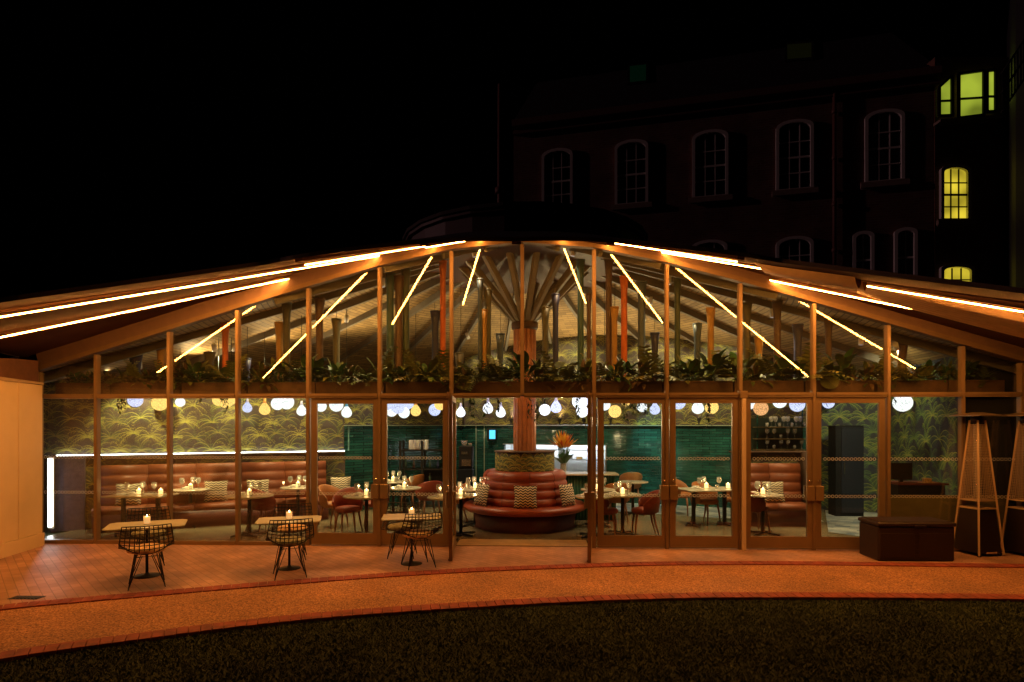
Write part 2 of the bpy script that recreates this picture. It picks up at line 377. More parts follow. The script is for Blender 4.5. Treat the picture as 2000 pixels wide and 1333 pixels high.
# mullions
for i, x in enumerate(XS):
    zb_ = ZT if i == 7 else 0.0; hh = hxy(x, 0)-.10-zb_
    b = MB(); b.box((x, 0.0, zb_+hh/2), (.060, .09, hh)); b.box((x, -.051, zb_+hh/2), (.046, .012, hh-.02))
    b.build('mullion', M['frame'], pav)
for i in range(len(XS)-1):
    x0, x1 = XS[i]+.032, XS[i+1]-.032
    b = MB(); b.box(((x0+x1)/2, 0, ZT), (x1-x0, .12, .075)); b.box(((x0+x1)/2, -.067, ZT+.01), (x1-x0, .014, .03)); b.build('transom', M['frame'], pav)
    za, zb = hxy(XS[i], 0), hxy(XS[i+1], 0)
    b = MB(); b.beam((XS[i], -.005, za-.04), (XS[i+1], -.005, zb-.04), .135, .075); b.build('head_rail', M['head'], pav)
    b = MB(); la, lb = (sl_(math.atan2(XS[q_], 2.25)) for q_ in (i, i+1)); b.beam((XS[i], .0, za+la/2-.003), (XS[i+1], .0, zb+lb/2-.003), .10, (la+lb)/2); b.build('fascia_panel', M['frame_dark'], pav)
    # upper pane
    g = MB(); y = 0.02; t = .012
    q = [(x0, ZT+.037), (x1, ZT+.037), (x1, zb-.075), (x0, za-.075)]
    for yy in (y, y+t):
        n = len(g.v); g.v += [(a, yy, c) for a, c in q]; g.face([n, n+1, n+2, n+3] if yy == y else [n+3, n+2, n+1, n])
    g.build('upper_pane', M['glass'], pav)

def rings(x0, x1, zs, y):
    b = MB(); n = int((x1-x0)/.0605); off = (x1-x0-n*.0605)/2+.03
    for z in zs:
        for k in range(n):
            cx = x0+off+k*.0605; base = len(b.v); N = 10
            for r in (.0265, .0185):
                for j in range(N): a = 2*math.pi*j/N; b.v.append((cx+r*math.cos(a), y, z+r*math.sin(a)))
            for j in range(N): b.face((base+j, base+(j+1) % N, base+N+(j+1) % N, base+N+j))
    return b
RZ = (1.49, .88)
def pane_box(x0, x1, z0, z1, y=.02, t=.012):
    g = MB()
    g.quad([(x0, y, z0), (x1, y, z0), (x1, y, z1), (x0, y, z1)]); g.quad([(x0, y+t, z1), (x1, y+t, z1), (x1, y+t, z0), (x0, y+t, z0)])
    return g
fixed = [0, 1, 2, 3, 12, 13, 14]
for i in fixed:
    x0, x1 = XS[i]+.032, XS[i+1]-.032
    b = MB(); b.box(((x0+x1)/2, 0, .03), (x1-x0, .12, .06)); b.build('bottom_rail', M['frame'], pav)
    p = pane_box(x0, x1, .06, ZT-.037).build('lower_pane', M['glass_low'], pav)
    if i not in (14,):
        for rz_ in RZ: rings(x0+.01, x1-.01, (rz_,), .012).build('dot_band', M['dots'], p)
def door(x0, x1, handle_side, hinge=None, ang=0, name='door'):
    # built with its hinge edge at local origin, leaf along +x (or -x)
    wd = x1-x0; o = bpy.data.objects.new('door', bpy.data.meshes.new('door')); fb = MB(); z1 = ZT-.05; z0 = .015
    st, tr, br = .10, .085, .20
    fb.box((st/2, 0, (z0+z1)/2), (st, .05, z1-z0)); fb.box((wd-st/2, 0, (z0+z1)/2), (st, .05, z1-z0))
    fb.box((wd/2, 0, z1-tr/2), (wd-2*st, .046, tr)); fb.box((wd/2, 0, z0+br/2), (wd-2*st, .046, br)); fb.box((wd/2, -.03, z0+.014), (wd-.04, .016, .022))
    d = fb.build('door', M['frame'], pav)
    p = pane_box(st, wd-st, z0+br, z1-tr, -.006).build('door_pane', M['glass'], d)
    for rz_ in RZ: rings(st+.01, wd-st-.01, (rz_,), -.012).build('dot_band', M['dots'], d)
    hx = wd-.06 if handle_side > 0 else .06
    hb = MB(); hb.box((hx, -.05, .93), (.13, .05, .24), bev=.006); hb.box((hx, .05, .93), (.13, .05, .24), bev=.006); hb.build('handle', M['frame'], d)
    hb = MB(); hb.lathe([(.018, 0), (.018, .012), (.001, .014)], 12); hb.v = [(v[0]+hx, -.03-v[2], v[1]+1.13) for v in hb.v]; hb.build('lock', M['chrome'], d)
    if hinge is None: d.location = (x0, -.01, 0)
    else:
        d.location = (hinge[0], hinge[1], 0); d.rotation_euler = (0, 0, ang)
    return d
def xat(px): return U(px, 900, 0).x
door(xat(609), xat(741), 1); door(xat(745), xat(877), -1)
door(xat(1167), xat(1304), 1); door(xat(1307), xat(1441), -1)
door(xat(1453), xat(1587), 1); door(xat(1590), xat(1727), -1)
dl = door(0, 1.12, 1, (xat(889), -.06), math.atan2(-1, .085)); dl['label'] = 'open glass door leaf swung outwards at the left of the entrance'
dr = door(0, 1.12, 1, (xat(1153), -.06), math.atan2(-1, -.10)); dr['label'] = 'open glass door leaf swung outwards at the right of the entrance'
for px in (1449,):      # square cover plate and pale strip painting the mullion as lit, between two double doors
    b = MB(); b.box((xat(px), -.095, ZT), (.11, .05, .12), bev=.004); b.build('cover_plate', M['frame'], pav)
    b = MB(); b.box((xat(px), -.10, (ZT-.065)/2), (.06, .055, ZT-.065), bev=.006); b.build('lit_mullion_strip', mat('lit_mullion_tone', (.62, .48, .34), .4), pav)
for px in (878, 1147):
    b = MB(); b.box((xat(px), -.10, ZT-.0), (.05, .06, .11), bev=.004); b.build('door_pivot', M['frame_dark'], pav)
b = MB()
for a, c in ((609, 877), (1167, 1441), (1453, 1727)): b.box(((xat(a)+xat(c))/2, -.01, ZT-.0425), (xat(c)-xat(a), .09, .011))
b.build('door_header', M['frame_dark'], pav)

# ceiling / soffit / roof skins (one cone each, front rim follows the eaves)
def skin(dz, r0, rfun, a0, a1, na, nr, name, m, uv=False, edge=False, ymax=None):
    b = MB(); uvs = []
    for i in range(na+1):
        az = a0+(a1-a0)*i/na; R = rfun(az)
        for j in range(nr+1):
            r = r0+(R-r0)*j/nr; b.v.append(tuple(cone(az, r, dz))); uvs.append((az*5.2, r))
    for i in range(na):
        for j in range(nr):
            a = i*(nr+1)+j; b.face((a, a+nr+1, a+nr+2, a+1), 0, False)
    if uv: b.uv = uvs
    return b.build(name, m, pav)
PI = math.pi
def azlim(r): return 0
# interior ceiling: up to the facade plane (y=0) in front, to the walls behind
def rin(az):
    c = math.cos(az)
    return min(9.6, 2.25/c-.0) if c > .05 else 9.6
N_ = 144
skin(0.0, 0.9, rin, -PI, PI, N_, 12, 'ceiling', M['ceil'], uv=True)
# outside soffit: y<0
AZM = math.acos(2.25/8.9)
def soff(dz, name, m, extra=0):
    b = MB(); na = 96; nr = 8
    for i in range(na+1):
        az = -AZM+2*AZM*i/na; r0 = 2.25/math.cos(az); R = max(rim(az), r0+.001)
        for j in range(nr+1):
            r = r0+(R-r0)*j/nr; b.v.append(tuple(cone(az, r, sl_(az))))
    for i in range(na):
        for j in range(nr):
            a = i*(nr+1)+j; b.face((a, a+nr+1, a+nr+2, a+1), 0, False)
    return b.build(name, m, pav)
soff(0.17, 'soffit', M['soffit'])
# roof: top skin and fascia
b = MB(); na = 160; nr = 8
for i in range(na+1):
    az = -PI+2*PI*i/na; R = rim(az)+.02 if math.cos(az) > .05 and rim(az) > 2.25/max(.01, math.cos(az)) else 9.65
    if math.cos(az) <= .26: R = 9.65
    for j in range(nr+1): r = 1.6+(R-1.6)*j/nr; b.v.append(tuple(cone(az, r, .05+sl_(az))))
    b.v.append(tuple(cone(az, R, sl_(az)-.005 if math.cos(az) > .05 else .0)))
k = nr+2
for i in range(na):
    for j in range(nr+1): a = i*k+j; b.face((a, a+1, a+k+1, a+k), 0)
b.build('roof', M['roofing'], pav)
# lantern on the apex
b = MB(); b.lathe([(2.35, 5.2), (2.35, 5.60), (2.42, 5.60), (2.42, 5.66)], 26, (CC.x, CC.y, 0), sm=False); b.build('roof_lantern', M['lantern'], pav)
b = MB(); b.lathe([(2.46, 5.66), (2.46, 5.72), (1.3, 6.1), (.0, 6.35)], 26, (CC.x, CC.y, 0), sm=False); b.build('lantern_cap', M['roofing'], pav)
# rafters under ceiling and soffit, on the strips' meridians and between them
for kx in range(23):
    az = R_(-180+7.8+15.65*kx)
    c = math.cos(az); b = MB()
    rmax = min(9.0, 2.2/c) if c > .05 else 8.9
    b.beam(cone(az, 1.25, -.09), cone(az, rmax, -.09), .07, .20); b.build('rafter', M['rafter'], pav)
for kx in range(-5, 6):
    az = R_(15.65*kx+7.8*0); r0 = 2.25/math.cos(az) if abs(kx) < 5 else 99
    if r0+.15 < rim(az)-.1:
        b = MB(); b.beam(cone(az, r0+.08, sl_(az)-.02), cone(az, rim(az)-.04, sl_(az)-.02), .12, .05); b.build('soffit_rib', M['soffit'], pav)
# pleated soffit boards at both outer corners (deeper to the right, as in the photo)
def pleats(s, a0, a1, r0, r1, n, drop, name, pw=.8):
    b = MB(); N = n*6
    for i in range(N+1):
        az = R_(a0+(a1-a0)*i/N)*s; ph = abs(math.sin(PI*i/6))**.8
        for j in range(9):
            t = j/8; r = r0+(r1-r0)*t
            b.v.append(tuple(cone(az, r, .15-drop*(.25+.75*ph)*t**pw)))
    for i in range(N):
        for j in range(8): a = i*9+j; b.face((a, a+9, a+10, a+1), 0, True)
    b.build(name, M['soffit_light'], pav)
pleats(1, 49.5, 61.2, 5.9, 8.8, 7, .30, 'pleated_soffit')
pleats(1, 42.5, 46.6, 4.9, 6.3, 2, .16, 'pleated_soffit', .05)

# central column and umbrella struts
b = MB()
for i in range(16):
    a = 2*PI*i/16; b.box((CC.x+.205*math.cos(a), CC.y+.205*math.sin(a), 2.75), (.05, .078, 2.6), a, bev=.008)
b.lathe([(.195, 1.45), (.195, 4.05)], 16, (CC.x, CC.y, 0)); b.build('timber_column', M['wood_col'], pav)
b = MB(); b.lathe([(.25, 3.98), (.27, 4.02), (.27, 4.12), (.12, 4.2)], 20, (CC.x, CC.y, 0)); b.build('column_collar', M['frame_dark'], pav)
for i in range(16):
    a = 2*PI*(i+.5)/16; p0 = Vector((CC.x+.12*math.cos(a), CC.y+.12*math.sin(a), 4.1)); p1 = Vector((CC.x+1.42*math.cos(a), CC.y+1.42*math.sin(a), 5.36))
    b = MB(); sd = Vector((-math.sin(a), math.cos(a), 0)); up = sd.cross((p1-p0).normalized())
    b.beam(p0, p1, .075, .13, up); b.beam(p0+sd*.05, p1+sd*.05, .018, .09, up); b.beam(p0-sd*.05, p1-sd*.05, .018, .09, up); b.build('strut', M['strut'], pav)
b = MB(); b.lathe([(1.42, 5.22), (1.52, 5.22), (1.52, 5.44), (1.42, 5.44), (1.42, 5.22)], 40, (CC.x, CC.y, 0)); b.build('ring_beam', M['rafter'], pav)
b = MB(); b.lathe([(1.4, 5.42), (.9, 5.6), (0, 5.66)], 30, (CC.x, CC.y, 0)); b.build('crown_panel', M['rafter'], pav)

# ------------------------------------------------------------------ LED strips under the eaves
C3 = lambda a, r: tuple(cone(R_(a), r, .045))
strips = [((-3.95, -.03, 4.53), (-7.70, -2.17, 3.14)), ((-2.41, -.03, 4.90), (-6.19, -3.80, 3.15)), ((-1.45, -.05, 5.07), (-2.78, -2.35, 4.15)), (C3(-16.2, 2.40), C3(-16.4, 4.40)), (C3(-.6, 2.33), C3(-.6, 4.3)), (C3(16, 2.40), C3(16.2, 4.38)),
    ((1.37, -.05, 5.08), (2.80, -2.33, 4.13)), ((2.30, -.03, 4.90), (6.24, -3.53, 3.10)), ((4.05, -.03, 4.42), (7.50, -1.81, 3.13))]
for i, (p0, p1) in enumerate(strips):
    p0, p1 = Vector(p0), Vector(p1)
    e = empty('led_strip_light', p0, 0, 'long glowing orange light strip under the eaves, %s of nine from the left' % ORD[i], 'strip light', 'light strips under the eaves')
    b = MB(); b.beam((0, 0, .015), p1-p0+Vector((0, 0, .015)), .034, .018); b.build('channel', M['led_body'], e)
    L = p1-p0; n = 2 if L.length > 3.5 else 1
    for k in range(n):
        q0 = L*(k/n+(.004 if k else 0)); q1 = L*((k+1)/n)
        b = MB(); b.beam(q0, q1, .029, .010); b.build('diffuser', M['led'], e)

# ------------------------------------------------------------------ interior shell
def wallpaper(o, u, width, z0, ztop, name, parent, dens=1.0, seed=1, sc=1.0, n=None, dark=False):
    """patterned wall: ground sheet and the printed palm pattern in one mesh"""
    rr = random.Random(seed); o = Vector(o); u = Vector(u).normalized(); n = n or Vector((u.y, -u.x, 0)); b = MB()
    ns = max(2, int(width/.3)); th = .08
    for side in (0, 1):
        base = len(b.v)
        for i in range(ns+1):
            p = o+u*(width*i/ns)-n*(th*side); zt = ztop(p.x, p.y); b.v += [(p.x, p.y, z0), (p.x, p.y, zt)]
        for i in range(ns): a = base+2*i; b.face((a, a+2, a+3, a+1), 0)
    k = len(b.v)//2
    for i in range(ns): b.face((2*i+1, 2*i+3, k+2*i+3, k+2*i+1), 0)
    for e in (0, 2*ns): b.face((e, e+1, k+e+1, k+e), 0)
    st = .40*sc; row = 0; z = 4.6; lay = 0
    while z > z0-.15:
        s = -.2+(row % 2)*st*.5
        while s < width+.2:
            cs, cz = s+rr.uniform(-.09, .09), z+rr.uniform(-.07, .07); nf = rr.randint(8, 11); sz = rr.uniform(.27, .42)*sc; tl = rr.uniform(-20, 20); mi, m2 = rr.choice([(1, 3), (2, 1), (1, 3), (2, 1), (2, 3)])
            s += st
            if cz > ztop(*(o+u*min(max(cs, 0), width)).xy)+.35: continue
            lay += 1; base_ = .001+lay*.00007
            inside = lambda px, pz: 0 <= px <= width and z0 < pz < ztop(*(o+u*px).xy)-.02
            pt = lambda px, pz, e_=0: tuple(o+u*px+n*(base_+e_)+ZV*pz)
            # ground coloured patch so that each palm stands clear of the ones behind it
            k_ = len(b.v); ring_ = [(cs+sz*.62*math.sin(2*PI*q/14), cz+sz*.05+sz*.50*math.cos(2*PI*q/14)) for q in range(14)]
            if all(inside(*q) for q in ring_): b.v += [pt(*q) for q in ring_]; b.face([k_+q for q in range(14)][::-1], 0)
            for f in range(nf):
                an = R_(tl-112+224*f/(nf-1)+rr.uniform(-7, 7)); dx, dz = math.sin(an), math.cos(an)*.9+.15; x, zz = cs, cz; L = sz*rr.uniform(.8, 1.1); seg = 6; pts = []
                for q in range(seg+1):
                    pts.append((x, zz)); l = math.hypot(dx, dz); x += dx/l*L/seg; zz += dz/l*L/seg; dz -= .20+.10*abs(math.sin(an))
                pts = [q for q in pts if inside(*q)]
                if len(pts) < 3: continue
                sg_ = len(pts)-1; base = len(b.v); fo = .00001+f*.000004
                for q, (px, pz) in enumerate(pts): wv = .007*sc*(1-q/seg)+.002; b.v += [pt(px, pz-wv, fo+.00002), pt(px, pz+wv, fo+.00002)]
                for q in range(sg_): a = base+2*q; b.face((a, a+2, a+3, a+1), m2)
                for q in range(1, sg_*2, 1 if sc > 1.05 else 2):
                    t = q/2; i0 = int(t); fr = t-i0; i1 = min(i0+1, sg_); x0_, z0_ = (pts[i0][c]*(1-fr)+pts[i1][c]*fr for c in (0, 1)); ex, ez = pts[i1][0]-pts[i0][0], pts[i1][1]-pts[i0][1]; l = math.hypot(ex, ez) or 1; ex /= l; ez /= l
                    ll = .10*sc*(1-.6*t/seg)
                    for sg in (-1, 1):
                        qx, qz = x0_+(ex*.8-sg*ez*.6)*ll, z0_+(ez*.8+sg*ex*.6)*ll-.03*sc
                        if not inside(qx, qz): continue
                        k_ = len(b.v); b.v += [pt(x0_-ex*.009*sc, z0_-ez*.009*sc, fo), pt(x0_+ex*.009*sc, z0_+ez*.009*sc, fo), pt(qx, qz, fo)]; b.face((k_, k_+1, k_+2), mi)
        z -= .31*sc; row += 1
    return b.build(name, [M['wd_bg'], M['wd1'], M['wd2'], M['wd3']] if dark else [M['wp_bg'], M['wp1'], M['wp2'], M['wp3']], parent)
top = lambda x, y: hxy(x, y)+.06
CAPZ = 2.95
A = G(112, 1035); Bp = G(672, 881, 1.45); Bp.z = 0
uAB = (Bp-A).normalized(); nAB = Vector((uAB.y, -uAB.x, 0)); LAB = (Bp-A).length
def flat(v): return Vector((v.x, v.y, 0))
cap = lambda x, y: min(CAPZ, top(x, y))
wallpaper(A-uAB*.35, uAB, LAB+.35, 1.45, cap, 'left_wall', pav, seed=3)
b_ = wallpaper(A+nAB*.16+uAB*.45, uAB, LAB-.45, 0, lambda x, y: 1.44, 'left_dado', pav, seed=5)
b = MB(); q = A+nAB*.09; q2 = Bp+nAB*.09; b.beam((q.x, q.y, 1.425), (q2.x, q2.y, 1.425), .26, .02); b.build('ledge', M['frame_dark'], pav)
plum = mat('plum_tile', (.10, .075, .11), .3, noise=.3, nscale=14, bump=.3)
b = MB(); q = A+nAB*.12-uAB*.05; q2 = A+nAB*.12+uAB*.5; b.beam((q.x, q.y, .71), (q2.x, q2.y, .71), .22, 1.42); b.build('tiled_pier', plum, pav)
sidew = mat('side_plaster', (.36, .36, .38), .7, noise=.1)
outer = mat('outer_wall_paint', (.10, .095, .06), .8, noise=.2)
b = MB(); a0 = Vector((-8.55, .08, 0)); a1 = A-uAB*.4+Vector((0, .1, 0)); b.beam((a0.x, a0.y, 1.48), (a1.x, a1.y, 1.48), .08, 2.94); b.build('side_wall', sidew, pav)
b = MB(); n0 = 40
for i in range(n0+1):
    a = R_(105+(262-105)*i/n0)
    for r_ in (8.45, 8.55):
        p = cone(a, r_); b.v += [(p.x, p.y, 0), (p.x, p.y, p.z+.05)]
for i in range(n0): a = 4*i; b.face((a, a+4, a+5, a+1)); b.face((a+2, a+3, a+7, a+6))
b.build('outer_wall', outer, pav)
e = empty('ledge_light', (0, 0, 0), 0, 'thin white light strip running along the ledge over the long banquette', 'strip light')
q = A+nAB*.07; q2 = Bp+nAB*.07; b = MB(); b.beam((q.x, q.y, 1.452), (q2.x, q2.y, 1.452), .018, .014); b.build('diffuser', M['white_led'], e)
b = MB(); b.beam((q.x, q.y, 1.441), (q2.x, q2.y, 1.441), .04, .006); b.build('channel', M['led_body'], e)
e = empty('wall_light', (0, 0, 0), 0, 'tall white upright light tube at the far left end of the dining room', 'strip light')
q = A+nAB*.26-uAB*.05; b = MB(); b.beam((q.x, q.y, .10), (q.x, q.y, 1.40), .06, .05, (0, 1, 0)); b.build('tube', M['white_led'], e)
b = MB(); b.beam((q.x, q.y+.03, .06), (q.x, q.y+.03, 1.43), .11, .03, (0, 1, 0)); b.build('backplate', M['led_body'], e)
# rear walls: green tile below, palm wallpaper above, in straight runs
zt_ = 2.02
T = [Bp, flat(DP(905, 830, 17.9)), flat(DP(1443, 830, 15.0)), flat(DP(1600, 830, 14.9)), flat(DP(1724, 830, 14.2)), flat(DP(1872, 830, 10.95)), Vector((9.3, .12, 0))]
def onT(i, px, py=830):
    n_ = Vector(((T[i+1]-T[i]).y, -(T[i+1]-T[i]).x, 0)).normalized(); d = ray(px, py); return CAM+d*((T[i]-CAM).dot(n_)/d.dot(n_))
def lbox(b, o, u, s0, s1, d0, d1, z0, z1):      # box in a wall's own frame: along, towards the room, up
    n_ = Vector((u.y, -u.x, 0)); c = [o+u*s+n_*d for s, d in ((s0, d1), (s1, d1), (s1, d0), (s0, d0))]; k = len(b.v)
    b.v += [(p.x, p.y, z) for z in (z0, z1) for p in c]
    for f in ((3, 2, 1, 0), (4, 5, 6, 7), (0, 1, 5, 4), (1, 2, 6, 5), (2, 3, 7, 6), (3, 0, 4, 7)): b.face([k+i for i in f])
capm = mat('tile_cap', (.25, .33, .25), .3)
uT = (T[2]-T[1]).normalized(); nT = Vector((uT.y, -uT.x, 0)); K0 = (onT(1, 985)-T[1]).dot(uT); K1 = (onT(1, 1183)-T[1]).dot(uT); kz0, kz1 = onT(1, 1100, 921).z, onT(1, 1100, 870).z
for i in (0, 1, 2):
    u_ = (T[i+1]-T[i]).normalized(); L_ = (T[i+1]-T[i]).length; b = MB()
    if i == 1:
        for (s0, s1, z0, z1) in ((0, K0, 0, zt_), (K1, L_, 0, zt_), (K0, K1, 0, kz0), (K0, K1, kz1, zt_)): lbox(b, T[i], u_, s0, s1, -.10, 0, z0, z1)
    else: lbox(b, T[i], u_, 0, L_, -.10, 0, 0, zt_)
    b.build('tiled_wall', M['tile'], pav)
    b = MB(); lbox(b, T[i], u_, 0, L_, -.08, .05, zt_, zt_+.022); b.build('tile_capping', capm, pav)
    wallpaper(T[i]-Vector((u_.y, -u_.x, 0))*.03, u_, L_, zt_+.024, cap if i == 0 else top, 'back_wall', pav, seed=8+i, sc=1.0)
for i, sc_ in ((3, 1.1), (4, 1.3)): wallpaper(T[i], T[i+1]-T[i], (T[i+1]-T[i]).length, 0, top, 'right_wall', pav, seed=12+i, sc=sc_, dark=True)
b = MB(); lbox(b, T[5], (T[6]-T[5]).normalized(), 0, (T[6]-T[5]).length, -.1, 0, 0, 3.05); b.build('right_end_wall', M['black'], pav)
b = MB()
for px, hh_ in ((930, 1.0), (946, 1.0)): q = onT(1, px); lbox(b, q, uT, -.012, .012, 0, .012, 0, zt_)
b.build('tile_trim', capm, pav)
p0 = U(655, 860, 3.75); p1 = U(682, 860, 3.75); b = MB(); b.box(((p0.x+p1.x)/2, 3.75, 1.73), (p1.x-p0.x, .03, .56)); b.build('glass_screen', mat('frosted_screen', (.16, .32, .28), .25), pav)
x0, x1 = XS[12]+.04, XS[14]-.04
b = MB(); b.box(((x0+x1)/2, .22, .45), (x1-x0, .04, .86), bev=.006); b.build('low_screen_panel', mat('olive_panel', (.20, .17, .08), .45, noise=.08), pav)
# kitchen behind the pass
b = MB(); kc = lambda s, d, z: tuple(T[1]+uT*s-nT*d+ZV*z); s0, s1 = K0-.6, K1+.6
b.quad([kc(s0, 1.9, 0), kc(s1, 1.9, 0), kc(s1, 1.9, 2.4), kc(s0, 1.9, 2.4)]); b.quad([kc(s0, .12, 2.4), kc(s1, .12, 2.4), kc(s1, 1.9, 2.4), kc(s0, 1.9, 2.4)])
b.quad([kc(s0, .12, 0), kc(s0, 1.9, 0), kc(s0, 1.9, 2.4), kc(s0, .12, 2.4)]); b.quad([kc(s1, .12, 0), kc(s1, 1.9, 0), kc(s1, 1.9, 2.4), kc(s1, .12, 2.4)])
b.build('kitchen_room', M['kitchen'], pav)
b = MB(); lbox(b, T[1], uT, K0-.03, K1+.03, -.12, .10, kz0-.022, kz0); lbox(b, T[1], uT, K0-.03, K1+.03, -.11, .03, kz1, kz1+.022); lbox(b, T[1], uT, K1, K1+.022, -.11, .03, kz0, kz1); b.build('pass_surround', M['steel'], pav)

# floors (setting)
fl = MB(); fl.prism([(-8.75, .06), (9.3, .06), (9.3, 8.6), (-8.75, 8.6)], -.10, .004); tag(fl.build('floor', M['floor']), kind='structure')
ft = MB(); t0 = G(1215, 978); ft.prism([(1.3, 4.6), (4.1, 3.4), (6.3, 3.0), (6.2, 4.8), (1.3, 6.6)], .005, .008)
qa, qb, qc, qd = G(1612, 998), G(1760, 998), G(1745, 1058), G(1618, 1040)
ft.prism([(qd.x, qd.y), (qc.x, qc.y), (qb.x, qb.y), (qa.x, qa.y)], .005, .008)
tag(ft.build('patterned_floor', M['check']), kind='structure')
ft = MB(); ft.prism([(xat(890), .07), (xat(1150), .07), (xat(1150), .62), (xat(890), .62)], .005, .012); tag(ft.build('threshold_floor', M['threshold']), kind='structure')
b = MB(); b.box(((XS[0]+XS[-1])/2, 0, -.03), (XS[-1]-XS[0]+.1, .16, .052)); b.build('sill_track', M['frame'], pav)

# ------------------------------------------------------------------ ground outside
gd = MB(); gd.quad([(-300, -300, -.03), (300, -300, -.03), (300, 300, -.03), (-300, 300, -.03)]); tag(gd.build('lawn_ground', M['soil']), kind='structure')
UP = [(-500, 1290), (-200, 1222), (0, 1188), (150, 1173), (300, 1160), (450, 1147), (600, 1135), (750, 1124), (900, 1115), (1000, 1110.5), (1100, 1107), (1200, 1103.5), (1300, 1101), (1500, 1100), (1700, 1102), (1850, 1104), (2000, 1106), (2300, 1112)]
LO = [(-500, 1395), (-200, 1320), (0, 1282), (150, 1260), (300, 1240), (450, 1221), (600, 1205), (750, 1193), (900, 1183), (1050, 1174.5), (1200, 1168), (1350, 1164), (1500, 1163), (1700, 1163.5), (1850, 1165), (2000, 1167), (2300, 1176)]
def smooth(P_, n=6):
    out = []
    for i in range(len(P_)-1):
        p0 = P_[max(i-1, 0)]; p1 = P_[i]; p2 = P_[i+1]; p3 = P_[min(i+2, len(P_)-1)]
        for k in range(n):
            t = k/n; out.append(tuple(.5*(2*p1[j]+(p2[j]-p0[j])*t+(2*p0[j]-5*p1[j]+4*p2[j]-p3[j])*t*t+(3*p1[j]-p0[j]-3*p2[j]+p3[j])*t**3) for j in (0, 1)))
    return out+[P_[-1]]
up = smooth([tuple(G(*p).xy) for p in UP]); lo = smooth([tuple(G(*p).xy) for p in LO])
def strip_sheet(A_, B_, z, name, m):
    b = MB(); n = max(len(A_), len(B_))
    def rs(P_, k): t = k/(n-1)*(len(P_)-1); i = min(int(t), len(P_)-2); f = t-i; return tuple(P_[i][j]*(1-f)+P_[i+1][j]*f for j in (0, 1))
    for k in range(n): b.v += [(*rs(A_, k), z), (*rs(B_, k), z)]
    for k in range(n-1): b.face((2*k, 2*k+2, 2*k+3, 2*k+1))
    return tag(b.build(name, m), kind='structure')
strip_sheet(lo, up, -.008, 'path', M['gravel'])
strip_sheet(up, [(up[0][0]-3+(up[-1][0]-up[0][0]+3)*k/len(up), .05) for k in range(len(up))], 0.0, 'patio_paving', M['paver'])
def edging(line, name):
    b = MB(); acc = 0; rr = random.Random(4)
    for i in range(len(line)-1):
        a = Vector((*line[i], 0)); c = Vector((*line[i+1], 0)); L = (c-a).length; d = (c-a)/L; ang = math.atan2(d.y, d.x)
        while acc < L:
            p = a+d*acc; b.box((p.x, p.y, -.012+rr.uniform(-.001, .002)), (.100, .215, .04), ang+rr.uniform(-.02, .02), bev=.004); acc += .106
        acc -= L
    return tag(b.build(name, M['edging']), kind='structure')
edging(up, 'kerb_upper'); edging(lo, 'kerb_lower')
# grass blades
gb = MB(); rg = random.Random(11)
lowy = sorted((p[0], p[1]) for p in lo)
def loy(x):
    for i in range(len(lowy)-1):
        if lowy[i][0] <= x <= lowy[i+1][0]: f = (x-lowy[i][0])/(lowy[i+1][0]-lowy[i][0]+1e-9); return lowy[i][1]*(1-f)+lowy[i+1][1]*f
    return -99
for _ in range(170000):
    x = rg.uniform(-6.5, 7.5); y = rg.uniform(-6.2, -2.4)
    if y > loy(x)-.10+.07*rg.random(): continue
    h = rg.uniform(.016, .034); a = rg.uniform(0, PI); wx, wy = .0075*math.cos(a), .0075*math.sin(a); n = len(gb.v)
    gb.v += [(x-wx, y-wy, -.032), (x+wx, y+wy, -.032), (x+rg.uniform(-.035, .035), y+rg.uniform(-.035, .035), -.03+h)]; gb.face((n, n+1, n+2), rg.randint(0, 1))
tag(gb.build('lawn_grass', [mat('grass_a', (.010, .024, .004), .8, col2=(.060, .085, .016), nscale=1.1), mat('grass_b', (.010, .020, .004), .8, col2=(.055, .066, .016), nscale=1.1)]), 'dark short lawn grass in front of the gravel path', 'grass', kind='stuff')
# slot drain on the patio
p = G(50, 1168); b = MB()
for k in range(7): b.box((p.x-.12+k*.045, p.y, .006), (.022, .10, .008), R_(20))
b.box((p.x+.015, p.y, .003), (.36, .14, .004)); tag(b.build('drain_cover', M['iron']), 'small slotted drain cover set in the paving at far left', 'drain')

# ------------------------------------------------------------------ cream wall at the left
e = empty('cream_wall', (0, 0, 0), 0, 'cream rendered garden wall with a low plinth at far left', 'wall')
pA = G(74, 1068); pB = G(0, 1091); d = (pB-pA).normalized(); pC = pA+d*4.5; pA = pA-d*.12; n = Vector((d.y, -d.x, 0))
if n.x > 0: n = -n
def slab(a, c, z0, z1a, z1c, th, off, name, m, par):
    b = MB(); o1, o2 = -n*off, n*th
    P4 = [a+o1, c+o1, c+o2, a+o2]; zs = [z1a, z1c, z1c, z1a]; b.v = [(p.x, p.y, z0) for p in P4]+[(p.x, p.y, z) for p, z in zip(P4, zs)]
    for f in ((3, 2, 1, 0), (4, 5, 6, 7), (0, 1, 5, 4), (1, 2, 6, 5), (2, 3, 7, 6), (3, 0, 4, 7)): b.face(f)
    return b.build(name, m, par)
slab(pA, pC, .22, 2.72, 2.80, .35, 0, 'wall', M['cream'], e); slab(pA, pC, -.02, .215, .215, .35, .035, 'plinth', M['cream'], e)
slab(pA, pC, 2.73, 2.765, 2.85, .38, .02, 'coping', mat('coping_stone', (.40, .30, .2), .8, noise=.1), e)
pq = pA+d*1.0-n*(-.0); q0 = pA+d*1.05; b = MB(); b.beam((q0.x-n.x*.01, q0.y-n.y*.01, 2.52), (q0.x-n.x*.01+d.x*.25, q0.y-n.y*.01+d.y*.25, 2.52), .02, .16); b.build('access_panel', M['cream'], e)
